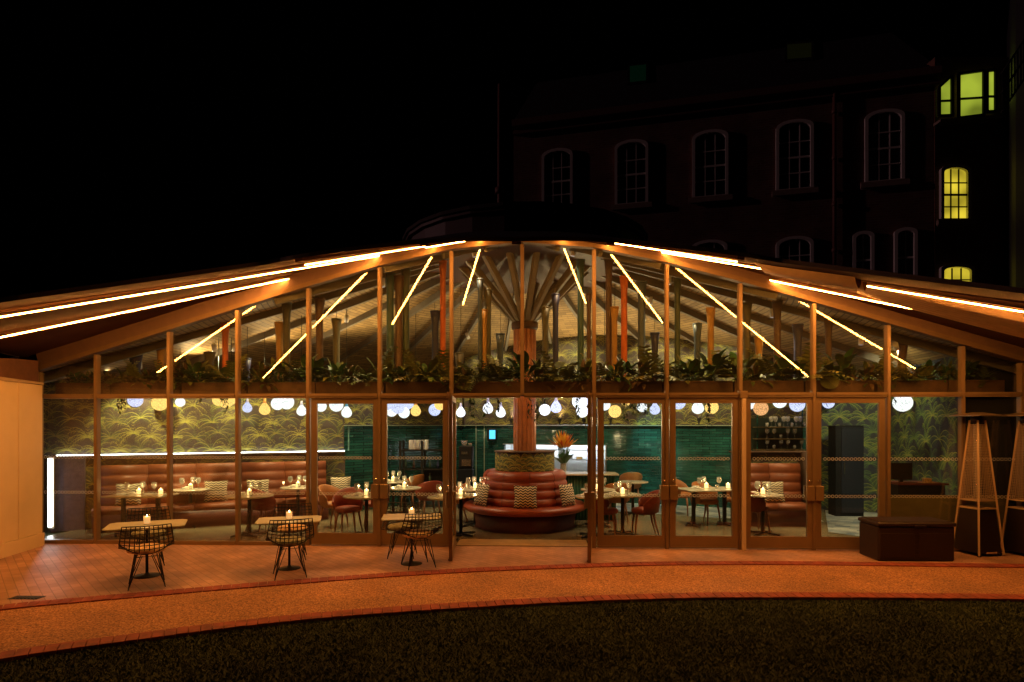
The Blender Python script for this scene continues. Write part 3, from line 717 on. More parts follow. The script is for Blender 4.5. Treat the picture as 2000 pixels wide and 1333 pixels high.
q0 = pA+d*.62-n*.004; b = MB(); b.beam((q0.x, q0.y, .22), (q0.x, q0.y, 2.72), .012, .010, tuple(d)); b.build('render_joint', M['cream'], e)
# brown upper panels between the wall top and the soffit
b = MB(); 
for (a, c) in ((pA, pA+d*.55), (pA+d*.552, pA+d*2.2)):
    a = a+n*.06; c = c+n*.06
    za, zc = min(hxy(a.x, a.y), 3.3)+.05, min(hxy(c.x, c.y), 3.3)+.05
    b.quad([(a.x, a.y, 2.76), (c.x, c.y, 2.76), (c.x, c.y, zc), (a.x, a.y, za)])
    b.quad([(a.x+n.x*.05, a.y, za), (c.x+n.x*.05, c.y, zc), (c.x+n.x*.05, c.y, 2.76), (a.x+n.x*.05, a.y, 2.76)])
b.build('gable_panel', M['brown_wall'], pav)
b = MB(); b.box((-8.62, -.0, 1.5), (.42, .10, 3.1)); b.build('end_panel', M['brown_wall'], pav)
#SPLIT
# ------------------------------------------------------------------ furniture prototypes
def dining_chair(kind):
    um = M['chair_red'] if kind == 'red' else M['chair_tan']
    e = empty('dining_chair', (0, 0, 0), 0, None, 'chair')
    b = MB(); b.lathe([(.0, .40), (.20, .40), (.235, .42), (.245, .46), (.225, .495), (.15, .51), (0, .515)], 20); b.v = [(x, y*.98, z) for x, y, z in b.v]; b.build('seat', um, e)
    b = MB(); N = 18
    for i in range(N+1):
        a = R_(-12+204*i/N); t = i/N; f = math.sin(PI*t); zt = .60+.24*f**.7
        for k, (rr, z) in enumerate(((.235, .44), (.262, .44), (.285, (zt+.44)/2), (.30, zt-.02), (.292, zt), (.268, zt-.01), (.250, (zt+.44)/2))):
            b.v.append((rr*math.cos(a), rr*math.sin(a)*1.02+.0, z))
    for i in range(N):
        for k in range(7): a = i*7+k; c = i*7+(k+1) % 7; b.face((a, c, c+7, a+7), 0, True)
    b.face(range(7)); b.face([N*7+k for k in range(7)][::-1]); b.build('backrest', um, e)
    for sx, sy in ((-1, -1), (1, -1), (-1, 1), (1, 1)):
        b = MB(); b.tube([(sx*.15, sy*.15, .42), (sx*.175, sy*.18, .22), (sx*.20, sy*(.19 if sy < 0 else .25), .0)], [.024, .019, .012], 7); b.build('leg', M['leg_wood'], e)
    return e
CH = {'red': dining_chair('red'), 'tan': dining_chair('tan')}
def round_table(dia, name='dining_table'):
    e = empty(name, (0, 0, 0), 0, None, 'table'); r = dia/2
    b = MB(); b.lathe([(r-.02, .715), (r, .722), (r, .742), (r-.006, .747)], 32, sm=False); b.build('table_top', M['marble'], e)
    b = MB(); b.lathe([(.10, .706), (.10, .714)], 16); b.lathe([(.034, .05), (.034, .706)], 12); b.build('column', M['iron'], e)
    b = MB()
    for k in range(4): a = PI/4+k*PI/2; b.beam((0, 0, .04), (.33*math.cos(a), .33*math.sin(a), .018), .045, .025)
    b.build('base', M['iron'], e); return e
TB = {d: round_table(d) for d in (.7, .85)}
def rect_table(w, d):
    e = empty('dining_table', (0, 0, 0), 0, None, 'table')
    b = MB(); b.box((0, 0, .732), (w, d, .03), bev=.008); b.build('table_top', M['marble'], e)
    for sx in (-1, 1):
        b = MB(); b.box((sx*w*.3, 0, .38), (.06, .06, .67)); b.build('column', M['iron'], e)
        b = MB(); b.box((sx*w*.3, 0, .02), (.06, d*.75, .03), bev=.006); b.box((sx*w*.3, 0, .02), (.34, .06, .028), bev=.006); b.build('base', M['iron'], e)
    return e
def candle(s=1.25, name='candle_jar', wx='wax'):
    e = empty(name, (0, 0, 0), 0, None, 'candle'); r = .036*s; h = .10*s
    b = MB(); b.lathe([(r*.9, 0), (r, .004), (r, h), (r-.003, h), (r-.003, .008), (.001, .007)], 16); b.build('jar', M['candle_jar'], e)
    b = MB(); b.lathe([(r-.006, .01), (r-.006, h*.80), (.003, h*.77)], 14); b.build('wax', M[wx], e)
    b = MB(); b.lathe([(.001, h*.79), (.005*s, h*.85), (.004*s, h*.90), (.001, h*.99)], 8); b.build('flame', M['flame'], e)
    l = bpy.data.lights.new('candle_light', 'POINT'); l.energy = 1.6 if name == 'candle_jar' else 1.0; l.color = (1, .66, .30); l.shadow_soft_size = .02
    o = bpy.data.objects.new('glow', l); COL.objects.link(o); o.parent = e; o.location = (0, 0, h*1.12); return e
def wine_glass():
    e = empty('wine_glass', (0, 0, 0), 0, None, 'glass')
    b = MB(); b.lathe([(.018, .09), (.036, .115), (.040, .145), (.034, .19), (.033, .19), (.038, .145), (.033, .118), (.004, .094)], 16); b.build('bowl', M['clear'], e)
    b = MB(); b.lathe([(.034, 0), (.030, .004), (.004, .008), (.0035, .09)], 12); b.build('stem', M['clear'], e); return e
CD, WG = candle(), wine_glass()
b = MB(); b.lathe([(.028, 0), (.034, .09), (.031, .09), (.026, .006), (.001, .005)], 16); TU = tag(b.build('tumbler', M['clear']), None, 'glass')
b = MB(); b.box((0, 0, .02), (.10, .14, .012), bev=.004); b.box((.01, .0, .034), (.07, .13, .012), .2, bev=.004); b.lathe([(.085, .0), (.10, .012)], 18); NP = tag(b.build('folded_napkin', M['napkin']), None, 'napkin')
cnt = {}
def nth(k): cnt[k] = cnt.get(k, 0)+1; return ORD[min(cnt[k]-1, len(ORD)-1)]
# tables: pixel of the top centre, kind, rotation, where
tables = [(275, 967, 'L', 0, 'before the left end of the long banquette'), (372, 956, .7, 0, 'just right of the longest left table'), (418, 949, .7, 0, 'along the banquette behind the third lower pane'),
 (487, 968, .85, 0, 'near the glass behind the fourth lower pane'), (497, 943, .7, 0, 'close to the banquette behind the fourth pane'), (582, 952, .7, 0, 'behind the post left of the first double door'),
 (566, 936, .7, 0, 'far back by the banquette, left of the first double door'), (641, 938, .7, 0, 'far back behind the first door leaf'), (668, 930, .7, 0, 'in the back corner at the end of the banquette'),
 (716, 968, .85, 0, 'near the glass in the middle of the first double door'), (768, 941, .7, 0, 'in front of the black rack'), (790, 953, .7, 0, 'behind the second door leaf'), (872, 971, .7, 0, 'just behind the open left door leaf'),
 (928, 955, .7, 0, 'left of the round sofa, the farther one'), (900, 967, .7, 0, 'left of the round sofa, the nearer one'), (1168, 956, .7, 0, 'right of the round sofa, the farther one'), (1160, 969, .7, 0, 'right of the round sofa, the nearer one'),
 (1216, 966, .7, 0, 'between two red chairs right of the entrance'), (1236, 941, .7, 0, 'bare, standing far back by the green tiles'), (1385, 955, 'M', .25, 'long one with tan chairs before the dark green tiles'), (1490, 966, .7, 0, 'in front of the short right hand booth')]
RL, RM = rect_table(1.1, .6), rect_table(1.15, .65)
rt = random.Random(5)
for (px, py, kd, rz, where) in tables:
    p = G(px, py, .747); p.z = .004; bare = 'bare' in where
    pr = RL if kd == 'L' else RM if kd == 'M' else TB[kd]
    put(pr, p, rz, 'pale topped dining table '+where, 'table', 'dining tables')
    z = .751; wz = where.replace('bare, ', '')
    if bare: continue
    hw = .35 if isinstance(kd, str) else kd*.30
    spots = [(0, 0)] if not isinstance(kd, str) else [(-.05, .02), (.38, .0)]
    for j, (ox, oy) in enumerate(spots):
        put(CD, (p.x+ox, p.y+oy, z), rt.uniform(0, 6), 'lit candle%s on table %s' % (['', ' at right'][j], wz), 'candle', 'candles on the tables')
    for j, (ox, oy) in enumerate(((-hw*.62, -.08), (hw*.62, .06), (-hw*.18, .16))):
        put(WG, (p.x+ox, p.y+oy, z), 0, '%s wine glass on table %s' % (('left', 'right', 'rear')[j], wz), 'glass', 'wine glasses on the tables', scale=1.2)
    ox, oy = hw*.35, -.13
    put(TU, (p.x+ox, p.y+oy, z), 0, 'tumbler on table '+wz, 'glass', 'tumblers on the tables')
    put(NP, (p.x-hw*.7, p.y+.10, z), rt.uniform(-.5, .5), 'folded napkin on table '+wz, 'napkin', 'napkins on the tables')
chairs = [(1258, 1046, 'red', -90, 'red chair in profile facing left, right of the entrance'), (1182, 1046, 'red', 80, 'red chair facing right, just right of the open right door leaf'), (1205, 1018, 'tan', 180, 'tan chair behind the candlelit table right of the entrance'),
 (1332, 1006, 'tan', 60, 'tan chair at the left end of the long table by dark green tiles'), (1380, 1022, 'tan', 35, 'nearest tan chair at the long table by dark green tiles'), (1440, 1018, 'tan', -60, 'tan chair hidden partly by the pale lit mullion between the double doors'), (1474, 1040, 'red', 100, 'red seat at the left edge of the short right hand booth'),
 (680, 1042, 'red', 0, 'red chair facing out, seen head on through the first door leaf'), (652, 1030, 'tan', 70, 'tan chair left of the red chair in the first door leaf'), (733, 1028, 'red', -80, 'red chair behind the meeting stiles of the first double door'),
 (805, 992, 'tan', -120, 'wide tan chair in front of the black rack'), (838, 1012, 'red', -150, 'red chair behind the second door leaf'), (890, 1020, 'tan', -80, 'tan chair behind the open left door leaf'),
 (515, 1036, 'red', 150, 'red chair with back turned behind the fourth lower pane'), (437, 1014, 'tan', 120, 'tan chair left of the candlelit table behind the fourth pane'), (400, 1010, 'tan', 0, 'tan chair behind the third lower pane'), (562, 1000, 'tan', -30, 'tan chair left of the first double door'),
 (610, 990, 'red', 160, 'red chair far back behind the post of the first double door'), (648, 976, 'tan', 0, 'small looking tan chair far back near the banquette end'), (705, 972, 'tan', 200, 'tan chair far back in front of the green tile wall'), (1232, 984, 'tan', 180, 'tan chair at the bare table by the green tiles')]
for (px, py, kd, fa, lab) in chairs:
    p = G(px, py, 0); p.z = .004; put(CH[kd], p, R_(-fa if False else fa), lab, 'chair', 'dining chairs')

# cushions
def cushion(sz):
    b = MB(); N = 10
    for side in (-1, 1):
        for i in range(N+1):
            for j in range(N+1):
                u, v = i/N*2-1, j/N*2-1; pin = 1-.10*(1-abs(u*v))*max(abs(u), abs(v))
                b.v.append((u*sz/2*pin, side*.075*((1-u*u)*(1-v*v))**.42, v*sz/2*pin+sz/2))
    k = (N+1)**2
    for s_ in (0, 1):
        for i in range(N):
            for j in range(N):
                a = s_*k+i*(N+1)+j; f = (a, a+N+1, a+N+2, a+1); b.face(f if s_ == 0 else f[::-1], 0, True)
    return b.build('cushion', M['chevron'])
CU = tag(cushion(.44), None, 'cushion')
def cush(p, rz, tilt, lab):
    o = put(CU, p, rz, lab, 'cushion', 'zigzag patterned cushions'); o.rotation_euler = (R_(-tilt), 0, rz)

# round banquette
e = empty('round_banquette', (CC.x, CC.y, .004), 0, 'round orange red leather banquette with a rolled back around the column', 'sofa')
b = MB(); b.lathe([(1.02, 0), (1.0, .05), (1.06, .33)], 64); b.build('base', M['leather_dark'], e)
def roll(prof, z0, z1, r0, r1, n, puff):
    for i in range(n):
        for k in range(7):
            t = k/6; a = PI*t; z = z0+(z1-z0)*(i+t)/n; r = r0+(r1-r0)*(i+t)/n; prof.append((r+puff*math.sin(a)**.6, z))
b = MB(); b.lathe([(1.06, .33), (1.19, .335), (1.235, .36), (1.245, .41), (1.22, .455), (1.15, .475), (.88, .47)], 64)
n0 = len(b.v); b.build('seat', M['leather'], e)
pf = []; roll(pf, .46, 1.10, .88, .80, 4, .034); pf += [(.77, 1.125), (.70, 1.135), (.60, 1.125)]
b = MB(); b.lathe(pf, 64); b.build('backrest', M['leather'], e)
for a in (-90-28, -90+8, -90+44, -90-64, 60, 120, 180):
    b = MB(); c, s_ = math.cos(R_(a)), math.sin(R_(a)); b.tube([(r*c*1.004, r*s_*1.004, z) for r, z in pf[:-2]], .005, 4)
    b.tube([(1.19*c, 1.19*s_, .337), (1.247*c, 1.247*s_, .41), (1.15*c, 1.15*s_, .478), (.95*c, .95*s_, .474)], .004, 4); b.build('seam', M['leather_dark'], e)
def curved_paper(r, z0, z1, name, parent, c):
    b = MB(); b.lathe([(r, z0), (r, z1), (r-.03, z1)], 48, c); rr = random.Random(2); n_ = 0
    for a0 in range(0, 360, 24):
        for zz in (z0+.02, z0+.14, z0+.25):
            for f in range(11):
                an = R_(-100+200*f/10); a = R_(a0+(12 if abs(zz-z0-.14) < .01 else 0)); z = zz; dx, dz = math.sin(an), math.cos(an)+.2; pts = []
                for q in range(7): pts.append((a, z)); l = math.hypot(dx, dz); a += dx/l*.036/r; z += dz/l*.036; dz -= .33
                if any(not z0 < p[1] < z1-.015 for p in pts): pts = [p for p in pts if z0 < p[1] < z1-.015]
                if len(pts) < 4: continue
                n_ += 1; base = len(b.v); off = .002+(n_ % 9)*.0006
                for q, (aa, z2) in enumerate(pts):
                    wv = .016*(1-q/len(pts))+.003; b.v += [(c[0]+(r+off)*math.cos(aa), c[1]+(r+off)*math.sin(aa), z2-wv), (c[0]+(r+off)*math.cos(aa), c[1]+(r+off)*math.sin(aa), z2+wv)]
                for q in range(len(pts)-1): k2 = base+2*q; b.face((k2, k2+2, k2+3, k2+1), 1+(n_ % 3))
    b.build(name, [M['wp_bg'], M['wp1'], M['wp2'], M['wp3']], parent)
curved_paper(.60, 1.12, 1.50, 'wallpapered_drum', e, (0, 0, 0))
b = MB(); b.lathe([(.0, 1.497), (.62, 1.497), (.62, 1.517), (0, 1.52)], 48); b.build('drum_cap', M['frame_dark'], e)
p = lambda a, r, z: (CC.x+r*math.cos(R_(a)), CC.y+r*math.sin(R_(a)), z)
cush(p(-88, 1.05, .475), 0, 12, 'zigzag cushion at the front centre of the round sofa')
cush(p(-143, 1.08, .475), R_(-52), 12, 'zigzag cushion on the left side of the round sofa')
cush(p(-36, 1.08, .475), R_(52), 12, 'zigzag cushion on the right side of the round sofa')

# straight booths
def booth(name, o, u, n, L, lab, segs):
    e = empty(name, o, 0, lab, 'booth seat'); u = Vector(u); n = Vector(n)
    def ext(prof, s0, s1, nm, m):
        b = MB(); k = len(prof)
        for s_ in (s0, s1):
            for (dd, z) in prof: q = u*s_+n*dd; b.v.append((q.x, q.y, z))
        for i in range(k): j = (i+1) % k; b.face((i, i+k, j+k, j), 0, True)
        b.face(range(k), 0); b.face([k+i for i in range(k)][::-1], 0); b.build(nm, m, e)
    back = [(0, .44)]
    for i in range(4):
        for t in range(6): a = PI*t/5; back.append((.20-.02*i+.028*math.sin(a)**.6-.012*t/5, .46+.19*(i+t/5)))
    back += [(.10, 1.245), (0, 1.24)]
    for k in range(segs):
        s0, s1 = L*k/segs+.004, L*(k+1)/segs-.004
        ext(back, s0, s1, 'backrest', M['leather_booth']); ext([(0, .33), (.62, .33), (.66, .36), (.665, .41), (.63, .455), (.15, .465), (0, .46)], s0, s1, 'seat', M['leather_booth'])
    ext([(0, 0), (.58, 0), (.60, .328), (0, .328)], 0, L, 'base', M['leather_dark']); return e
o = A+nAB*.17+uAB*.72; o.z = .004
booth('long_banquette', o, uAB, nAB, LAB-1.15, 'long tan leather banquette with rolled back under the white ledge light', 5)
for s_, lab in ((.55, 'zigzag cushion at the left end of the long banquette'), (2.1, 'zigzag cushion on the long banquette beside the third lower pane'), (2.9, 'zigzag cushion in the middle of the long banquette'), (4.6, 'zigzag cushion near the far end of the long banquette')):
    q = o+uAB*s_+nAB*.36; cush((q.x, q.y, .47), math.atan2(uAB.y, uAB.x), 14, lab)
bq = G(1455, 1030); bq2 = G(1583, 1033); o2 = Vector((bq.x, bq.y+.60, .004)); L2 = bq2.x-bq.x+.05
booth('short_booth', o2, (1, 0, 0), (0, -1, 0), L2, 'short tan leather booth right of the dark green tiles', 2)
cush((U(1520, 900, bq.y).x, bq.y+.20, .47), 0, 14, 'zigzag cushion on the short right hand booth')
wallpaper((bq.x-.05, o2.y+.09, 0), (1, 0, 0), L2+.12, .0, lambda x, y: 1.47, 'booth_screen', pav, seed=21)
b = MB(); b.box((bq.x+L2+.14, o2.y-.15, .75), (.12, .62, 1.5), bev=.006); b.build('booth_end_panel', M['frame_dark'], pav)
b = MB(); b.box((bq.x+L2*.5, o2.y+.05, 1.485), (L2+.2, .16, .025)); b.build('screen_capping', M['frame_dark'], pav)

# bar counter with ribbed green front, vase of flowers
c0 = G(1075, 926, 1.0); c1 = G(1208, 926, 1.0); e = empty('bar_counter', (0, 0, 0), 0, 'green ribbed bar counter with pale top in front of the kitchen pass', 'counter')
b = MB(); b.box(((c0.x+c1.x)/2, c0.y+.3, .985), (c1.x-c0.x, .68, .035), bev=.006); b.build('worktop', M['marble'], e)
b = MB(); b.box(((c0.x+c1.x)/2, c0.y+.34, .49), (c1.x-c0.x-.10, .5, .955)); b.build('body', M['tile'], e)
b = MB()
x = c0.x+.06
while x < c1.x-.06: b.lathe([(.03, .02), (.03, .96)], 8, (x, c0.y+.085, 0)); x += .065
b.build('ribbed_front', mat('green_ribs', (.03, .12, .08), .25), e)
v0 = G(1101, 925, 1.0); v0 += Vector((0, .2, 0)); e = empty('flower_vase', (v0.x, v0.y, 1.004), 0, 'glass vase of spiky orange and yellow flowers on the bar counter', 'vase'); e.scale = (1.3, 1.3, 1.25)
b = MB(); b.lathe([(.045, 0), (.055, .02), (.05, .20), (.065, .26), (.06, .26), (.045, .2), (.048, .02), (.001, .015)], 18); b.build('vase', M['clear'], e)
rf = random.Random(6); b = MB()
for k in range(16): b.leaf((0, 0, .12), (rf.uniform(-.8, .8), rf.uniform(-.8, .8), 1), rf.uniform(.22, .36), .075, .7, 5, 0)
for k in range(26): b.tube([(rf.uniform(-.02, .02), rf.uniform(-.02, .02), .03), (rf.uniform(-.12, .12), rf.uniform(-.1, .1), .46)], .004, 4)
b.build('leaves', M['leaf_e'], e)
b = MB()
for k in range(120):
    a = rf.uniform(0, 2*PI); el = rf.uniform(.25, 1.5); q = Vector((math.cos(a)*math.cos(el), math.sin(a)*math.cos(el), math.sin(el)))
    b.leaf(Vector((0, 0, .40))+q*.09, q+Vector((rf.uniform(-.4, .4), rf.uniform(-.4, .4), .5)), rf.uniform(.12, .27), .03, .1, 3, rf.choice((0, 1, 1, 2)))
b.build('blooms', [mat('bloom_orange', (.85, .34, .04), .5), mat('bloom_yellow', (.9, .62, .10), .5), mat('bloom_red', (.6, .12, .03), .5)], e)
# kitchen things seen through the pass
e = empty('kitchen_shelving', (0, 0, 0), 0, 'steel kitchen shelving seen through the bright pass', 'shelves')
e.location = T[1]+uT*K0-nT*1.5; e.rotation_euler = (0, 0, math.atan2(uT.y, uT.x)); KW = K1-K0
for z in (1.02, 1.30): b.box((KW/2, 0, z), (KW+.3, .4, .025))
b.build('shelf', M['steel'], e)
for k in range(3): b = MB(); b.box((.15+k*(KW-.3)/2, -.22, .9), (.03, .03, 1.4)); b.build('upright', M['steel'], e)
rk = random.Random(9)
for k in range(9):
    b = MB(); h_ = rk.uniform(.06, .15); w_ = rk.uniform(.12, .26); b.box((0, 0, h_/2), (w_, .2, h_), bev=.01); b.box((0, -.0, h_+.006), (w_*.8, .16, .01)); q = T[1]+uT*(K0+.2+k*(KW-.4)/8)-nT*1.45
    o_ = b.build('storage_tub', [M['white'], M['steel'], M['post_ochre']][k % 3]); o_.location = (q.x, q.y, 1.034 if k % 3 else 1.314); tag(o_, '%s storage tub from the left on the kitchen shelving' % ORD[k], 'tub', 'tubs on the kitchen shelving')
# black rack with canisters
r0, r1 = U(785, 900, 4.9), U(869, 900, 4.9); e = empty('black_rack', (0, 0, 0), 0, 'tall black metal rack with shelves against the green tiles', 'rack')
rw = r1.x-r0.x; zs_ = [.3, .62, .95, 1.42, ]
for fx in (0, .5, 1): b = MB(); b.box((r0.x+rw*fx, 4.72, .83), (.05, .05, 1.66)); b.box((r0.x+rw*fx, 5.1, .83), (.05, .05, 1.66)); b.build('upright', M['iron'], e)
for z in zs_: b = MB(); b.box(((r0.x+r1.x)/2, 4.91, z), (rw-.06, .38, .03)); b.build('shelf', M['iron'], e)
b = MB(); b.box((r0.x+rw*.75, 5.0, .64), (rw*.47, .2, .60)); b.build('cabinet', M['black'], e)
for k in range(5):
    b = MB(); b.lathe([(.055, 0), (.058, .01), (.058, .22), (.05, .235), (.0, .24)], 16); o_ = b.build('canister', M['white']); o_.location = (U(803+7.3*k, 900, 4.8).x, 4.80, 1.436); tag(o_, '%s white canister from the left on top of the black rack' % ORD[k], 'canister', 'canisters on the black rack')
for k in range(9):
    b = MB(); b.lathe([(.03, 0), (.033, .12), (.012, .17), (.012, .22), (0, .221)], 10); o_ = b.build('bottle', M['post_'+['green', 'umber', 'ochre', 'green', 'navy'][k % 5]]); zz = zs_[2]+.016 if k < 5 else zs_[1]+.016
    o_.location = (r0.x+.12+(k % 5)*.2, 4.82, zz); tag(o_, '%s bottle from the left on the %s shelf of the black rack' % (ORD[k % 5], 'upper' if k < 5 else 'lower'), 'bottle', 'bottles on the black rack')
# coffee machine on a black cabinet
p0, p1 = U(896, 900, 4.8), U(924, 900, 4.8); e = empty('coffee_machine', ((p0.x+p1.x)/2, 4.85, 0), 0, 'black and chrome coffee machine on a tall cabinet left of the column', 'coffee machine')
b = MB(); b.box((0, 0, .49), (p1.x-p0.x, .5, .96), bev=.01); b.build('cabinet', M['black'], e)
b = MB(); b.box((0, .05, 1.25), (.34, .36, .54), bev=.02); b.build('body', M['iron'], e)
b = MB(); b.box((.02, -.145, 1.12), (.22, .03, .16)); b.box((-.02, -.15, 1.36), (.16, .02, .07)); b.build('front_plate', M['chrome'], e)
b = MB(); b.lathe([(.05, 1.525), (.09, 1.66), (.085, 1.66)], 14, (-.05, 0, 0)); b.lathe([(.04, 1.525), (.05, 1.60)], 10, (.10, 0, 0)); b.build('hopper', M['clear'], e)
# tablet screen
p = onT(1, 963, 849)+nT*.10; e = empty('wall_screen', (p.x, p.y, p.z), 0, 'small glowing blue tablet screen on the green tiles', 'screen')
b = MB(); b.box((0, .03, 0), (.27, .04, .34), bev=.01); b.build('housing', M['iron'], e); b = MB(); b.box((.02, .006, 0), (.17, .004, .25)); b.build('display', M['screen'], e)
# right shelving with glasses, black cabinet, high counter
q0, q1 = U(1477, 850, 3.5), U(1572, 850, 3.5); e = empty('brass_shelving', (0, 0, 0), 0, 'open brass shelving with glasses behind the short booth', 'shelves')
for i_, pyy in enumerate((835, 858, 879)):
    z = U(1500, pyy, 3.5).z; b = MB(); b.box(((q0.x+q1.x)/2, 3.6, z), (q1.x-q0.x, .26, .02)); b.build('shelf', M['brass'], e)
    for k in range((11, 5, 6)[i_]):
        o_ = put(WG if (k+i_) % 3 else TU, (q0.x+.25+k*(.09 if i_ == 0 else .15), 3.54, z+.011), 0, '%s glass from the left on the %s brass shelf' % (ORD[k], ('top', 'middle', 'bottom')[i_]), 'glass', 'glasses on the brass shelves')
for x in (q0.x+.06, q1.x-.01): b = MB(); b.box((x, 3.6, 1.25), (.025, .025, 2.5)); b.build('upright', M['tile'], e)
b = MB(); b.box(((q0.x+q1.x)/2, 3.78, 1.55), (q1.x-q0.x+.1, .03, 1.3)); b.build('back_panel', mat('dark_green_panel', (.02, .035, .025), .4), pav)
p0, p1 = G(1602, 1000), G(1688, 1010); e = empty('black_cabinet', (0, 0, 0), 0, 'tall black cupboard right of the short booth', 'cabinet')
zz = 2.03; xm = U(1643, 900, p1.y).x
b = MB(); b.box(((p0.x+p1.x)/2, p1.y+.2, zz/2+.003), (p1.x-p0.x, .36, zz), bev=.006); b.build('carcass', M['black'], e)
b = MB(); b.box(((xm+p1.x)/2, p1.y+.005, zz/2+.02), (p1.x-xm-.02, .022, zz-.12), bev=.004); b.build('door', mat('blue_black_door', (.010, .014, .024), .5, spec=.25), e)
b = MB(); b.box((xm+.06, p1.y-.025, 1.1), (.015, .02, .3)); b.build('handle', M['chrome'], e)
# high black counter far right with a till
e = empty('host_desk', (0, 0, 0), 0, 'black reception desk with a small screen behind the low olive panel', 'desk')
p = U(1790, 965, .9); b = MB(); b.box((p.x, .95, .5), (.8, .4, 1.0), bev=.01); b.build('body', M['black'], e)
b = MB(); b.box((p.x, .95, 1.015), (.86, .5, .03)); b.build('worktop', M['leather_dark'], e)
b = MB(); b.box((p.x-.2, 1.0, 1.22), (.36, .05, .3), bev=.01); b.box((p.x-.2, 1.03, 1.06), (.06, .06, .06)); b.build('monitor', M['iron'], e)
b = MB(); b.box((p.x+.15, .85, 1.07), (.12, .10, .08), bev=.01); b.box((p.x+.15, .82, 1.035), (.26, .16, .008)); b.build('card_holder', M['pad_cream'], e)

# ------------------------------------------------------------------ pendant lamps
def globe(n=18): return [(.001, -.5)]+[(.5*math.sin(PI*k/n), -.5*math.cos(PI*k/n)) for k in range(1, n)]+[(.06, .5)]
TEAR = [(.001, -.5), (.16, -.48), (.32, -.40), (.44, -.26), (.49, -.08), (.46, .10), (.37, .28), (.26, .42), (.17, .56)]
NECK = [(.165, .56), (.12, .74), (.10, .95), (.08, 1.0), (.001, 1.0)]
pendants = [(265, 782, 26, 'g', 'lav'), (312, 788, 26, 'g', 'yel'), (352, 786, 16, 'g', 'white'), (407, 794, 18, 't', 'white'), (427, 782, 20, 'g', 'yel'), (441, 785, 22, 'g', 'yel'), (452, 783, 14, 'g', 'yel'), (483, 797, 18, 't', 'lav'), (517, 800, 21, 't', 'yel'), (542, 789, 22, 'g', 'white'), (560, 786, 25, 'g', 'white'), (589, 803, 19, 't', 'white'),
 (627, 794, 19, 'g', 'white'), (657, 791, 24, 'g', 'white'), (677, 806, 20, 't', 'blue'), (757, 790, 20, 'g', 'lav'), (765, 803, 20, 'g', 'white'), (777, 795, 24, 'g', 'lav'), (795, 787, 24, 'g', 'lav'), (789, 806, 20, 'g', 'white'), (812, 803, 20, 't', 'yel'), (849, 801, 21, 'g', 'lav'), (860, 790, 21, 'g', 'yel'), (900, 806, 18, 't', 'white'),
 (953, 798, 20, 't', 'white'), (978, 806, 19, 't', 'white'), (1064, 801, 20, 'g', 'white'), (1086, 796, 21, 't', 'lav'), (1133, 784, 28, 'g', 'white'), (1137, 804, 21, 'g', 'white'),
 (1181, 791, 20, 'g', 'white'), (1201, 804, 22, 'g', 'yel'), (1222, 785, 16, 'g', 'yel'), (1254, 795, 20, 't', 'white'), (1279, 800, 20, 't', 'lav'), (1325, 786, 25, 'g', 'lav'), (1363, 797, 23, 't', 'white'), (1390, 796, 23, 'g', 'yel'), (1464, 790, 18, 'g', 'white'), (1486, 798, 25, 'g', 'org'), (1523, 784, 24, 'g', 'white'), (1557, 790, 26, 'g', 'lav'), (1618, 787, 20, 'g', 'lav'), (1763, 787, 31, 'g', 'white')]
cn = {'lav': 'lavender', 'yel': 'amber', 'white': 'white', 'org': 'orange', 'blue': 'pale blue'}
meshes = {}; rp = random.Random(3); tot = {}; seen = {}
for q in pendants: tot[(q[3], q[4])] = tot.get((q[3], q[4]), 0)+1
for (px, py, dpx, kd, col) in pendants:
    key = (kd, col); Y = rp.uniform(2.6, 4.4)-(dpx-21)*.13
    if px < 700: Y = rp.uniform(1.7, 2.7)
    if px > 1700: Y = 1.6
    if px < 330: Y = 1.9
    p = U(px, py, Y); s = (1.12*dpx*(p-CAM).dot(FV)/FP)
    if kd == 't': s *= .92
    i = seen.get(key, 0); seen[key] = i+1; shp = 'round' if kd == 'g' else 'teardrop'
    lab = ('only %s %s pendant lamp' % (cn[col], shp)) if tot[key] == 1 else '%s of the %s %s pendant lamps from the left' % (ORD[i], cn[col], shp)
    e = empty('pendant_lamp', p, 0, lab, 'pendant lamp', 'pendant lamps over the dining room'); e.scale = (s, s, s)
    if key not in meshes:
        sm = {'lav': 'shade_lav', 'yel': 'shade_yel', 'white': 'shade_white', 'org': 'shade_org', 'blue': 'shade_white'}[col]
        b = MB(); b.lathe(globe() if kd == 'g' else TEAR, 24); sh = b.build('lamp_shade', M[sm], e)
        b = MB(); b.lathe([(.10, .46), (.10, .55), (.03, .58)] if kd == 'g' else NECK, 12)
        ne = b.build('neck', M[{'yel': 'neck_org', 'org': 'neck_org', 'blue': 'neck_blue'}.get(col, 'neck_white')] if kd == 't' else M['cord'], e)
        meshes[key] = (sh, ne)
    else:
        for c_ in meshes[key]: c2 = c_.copy(); COL.objects.link(c2); c2.parent = e
    b = MB(); hz = (hxy(p.x, p.y)-p.z)/s; b.tube([(0, 0, .55), (0, 0, hz)], .006/s, 5); b.build('cord', M['cord'], e)

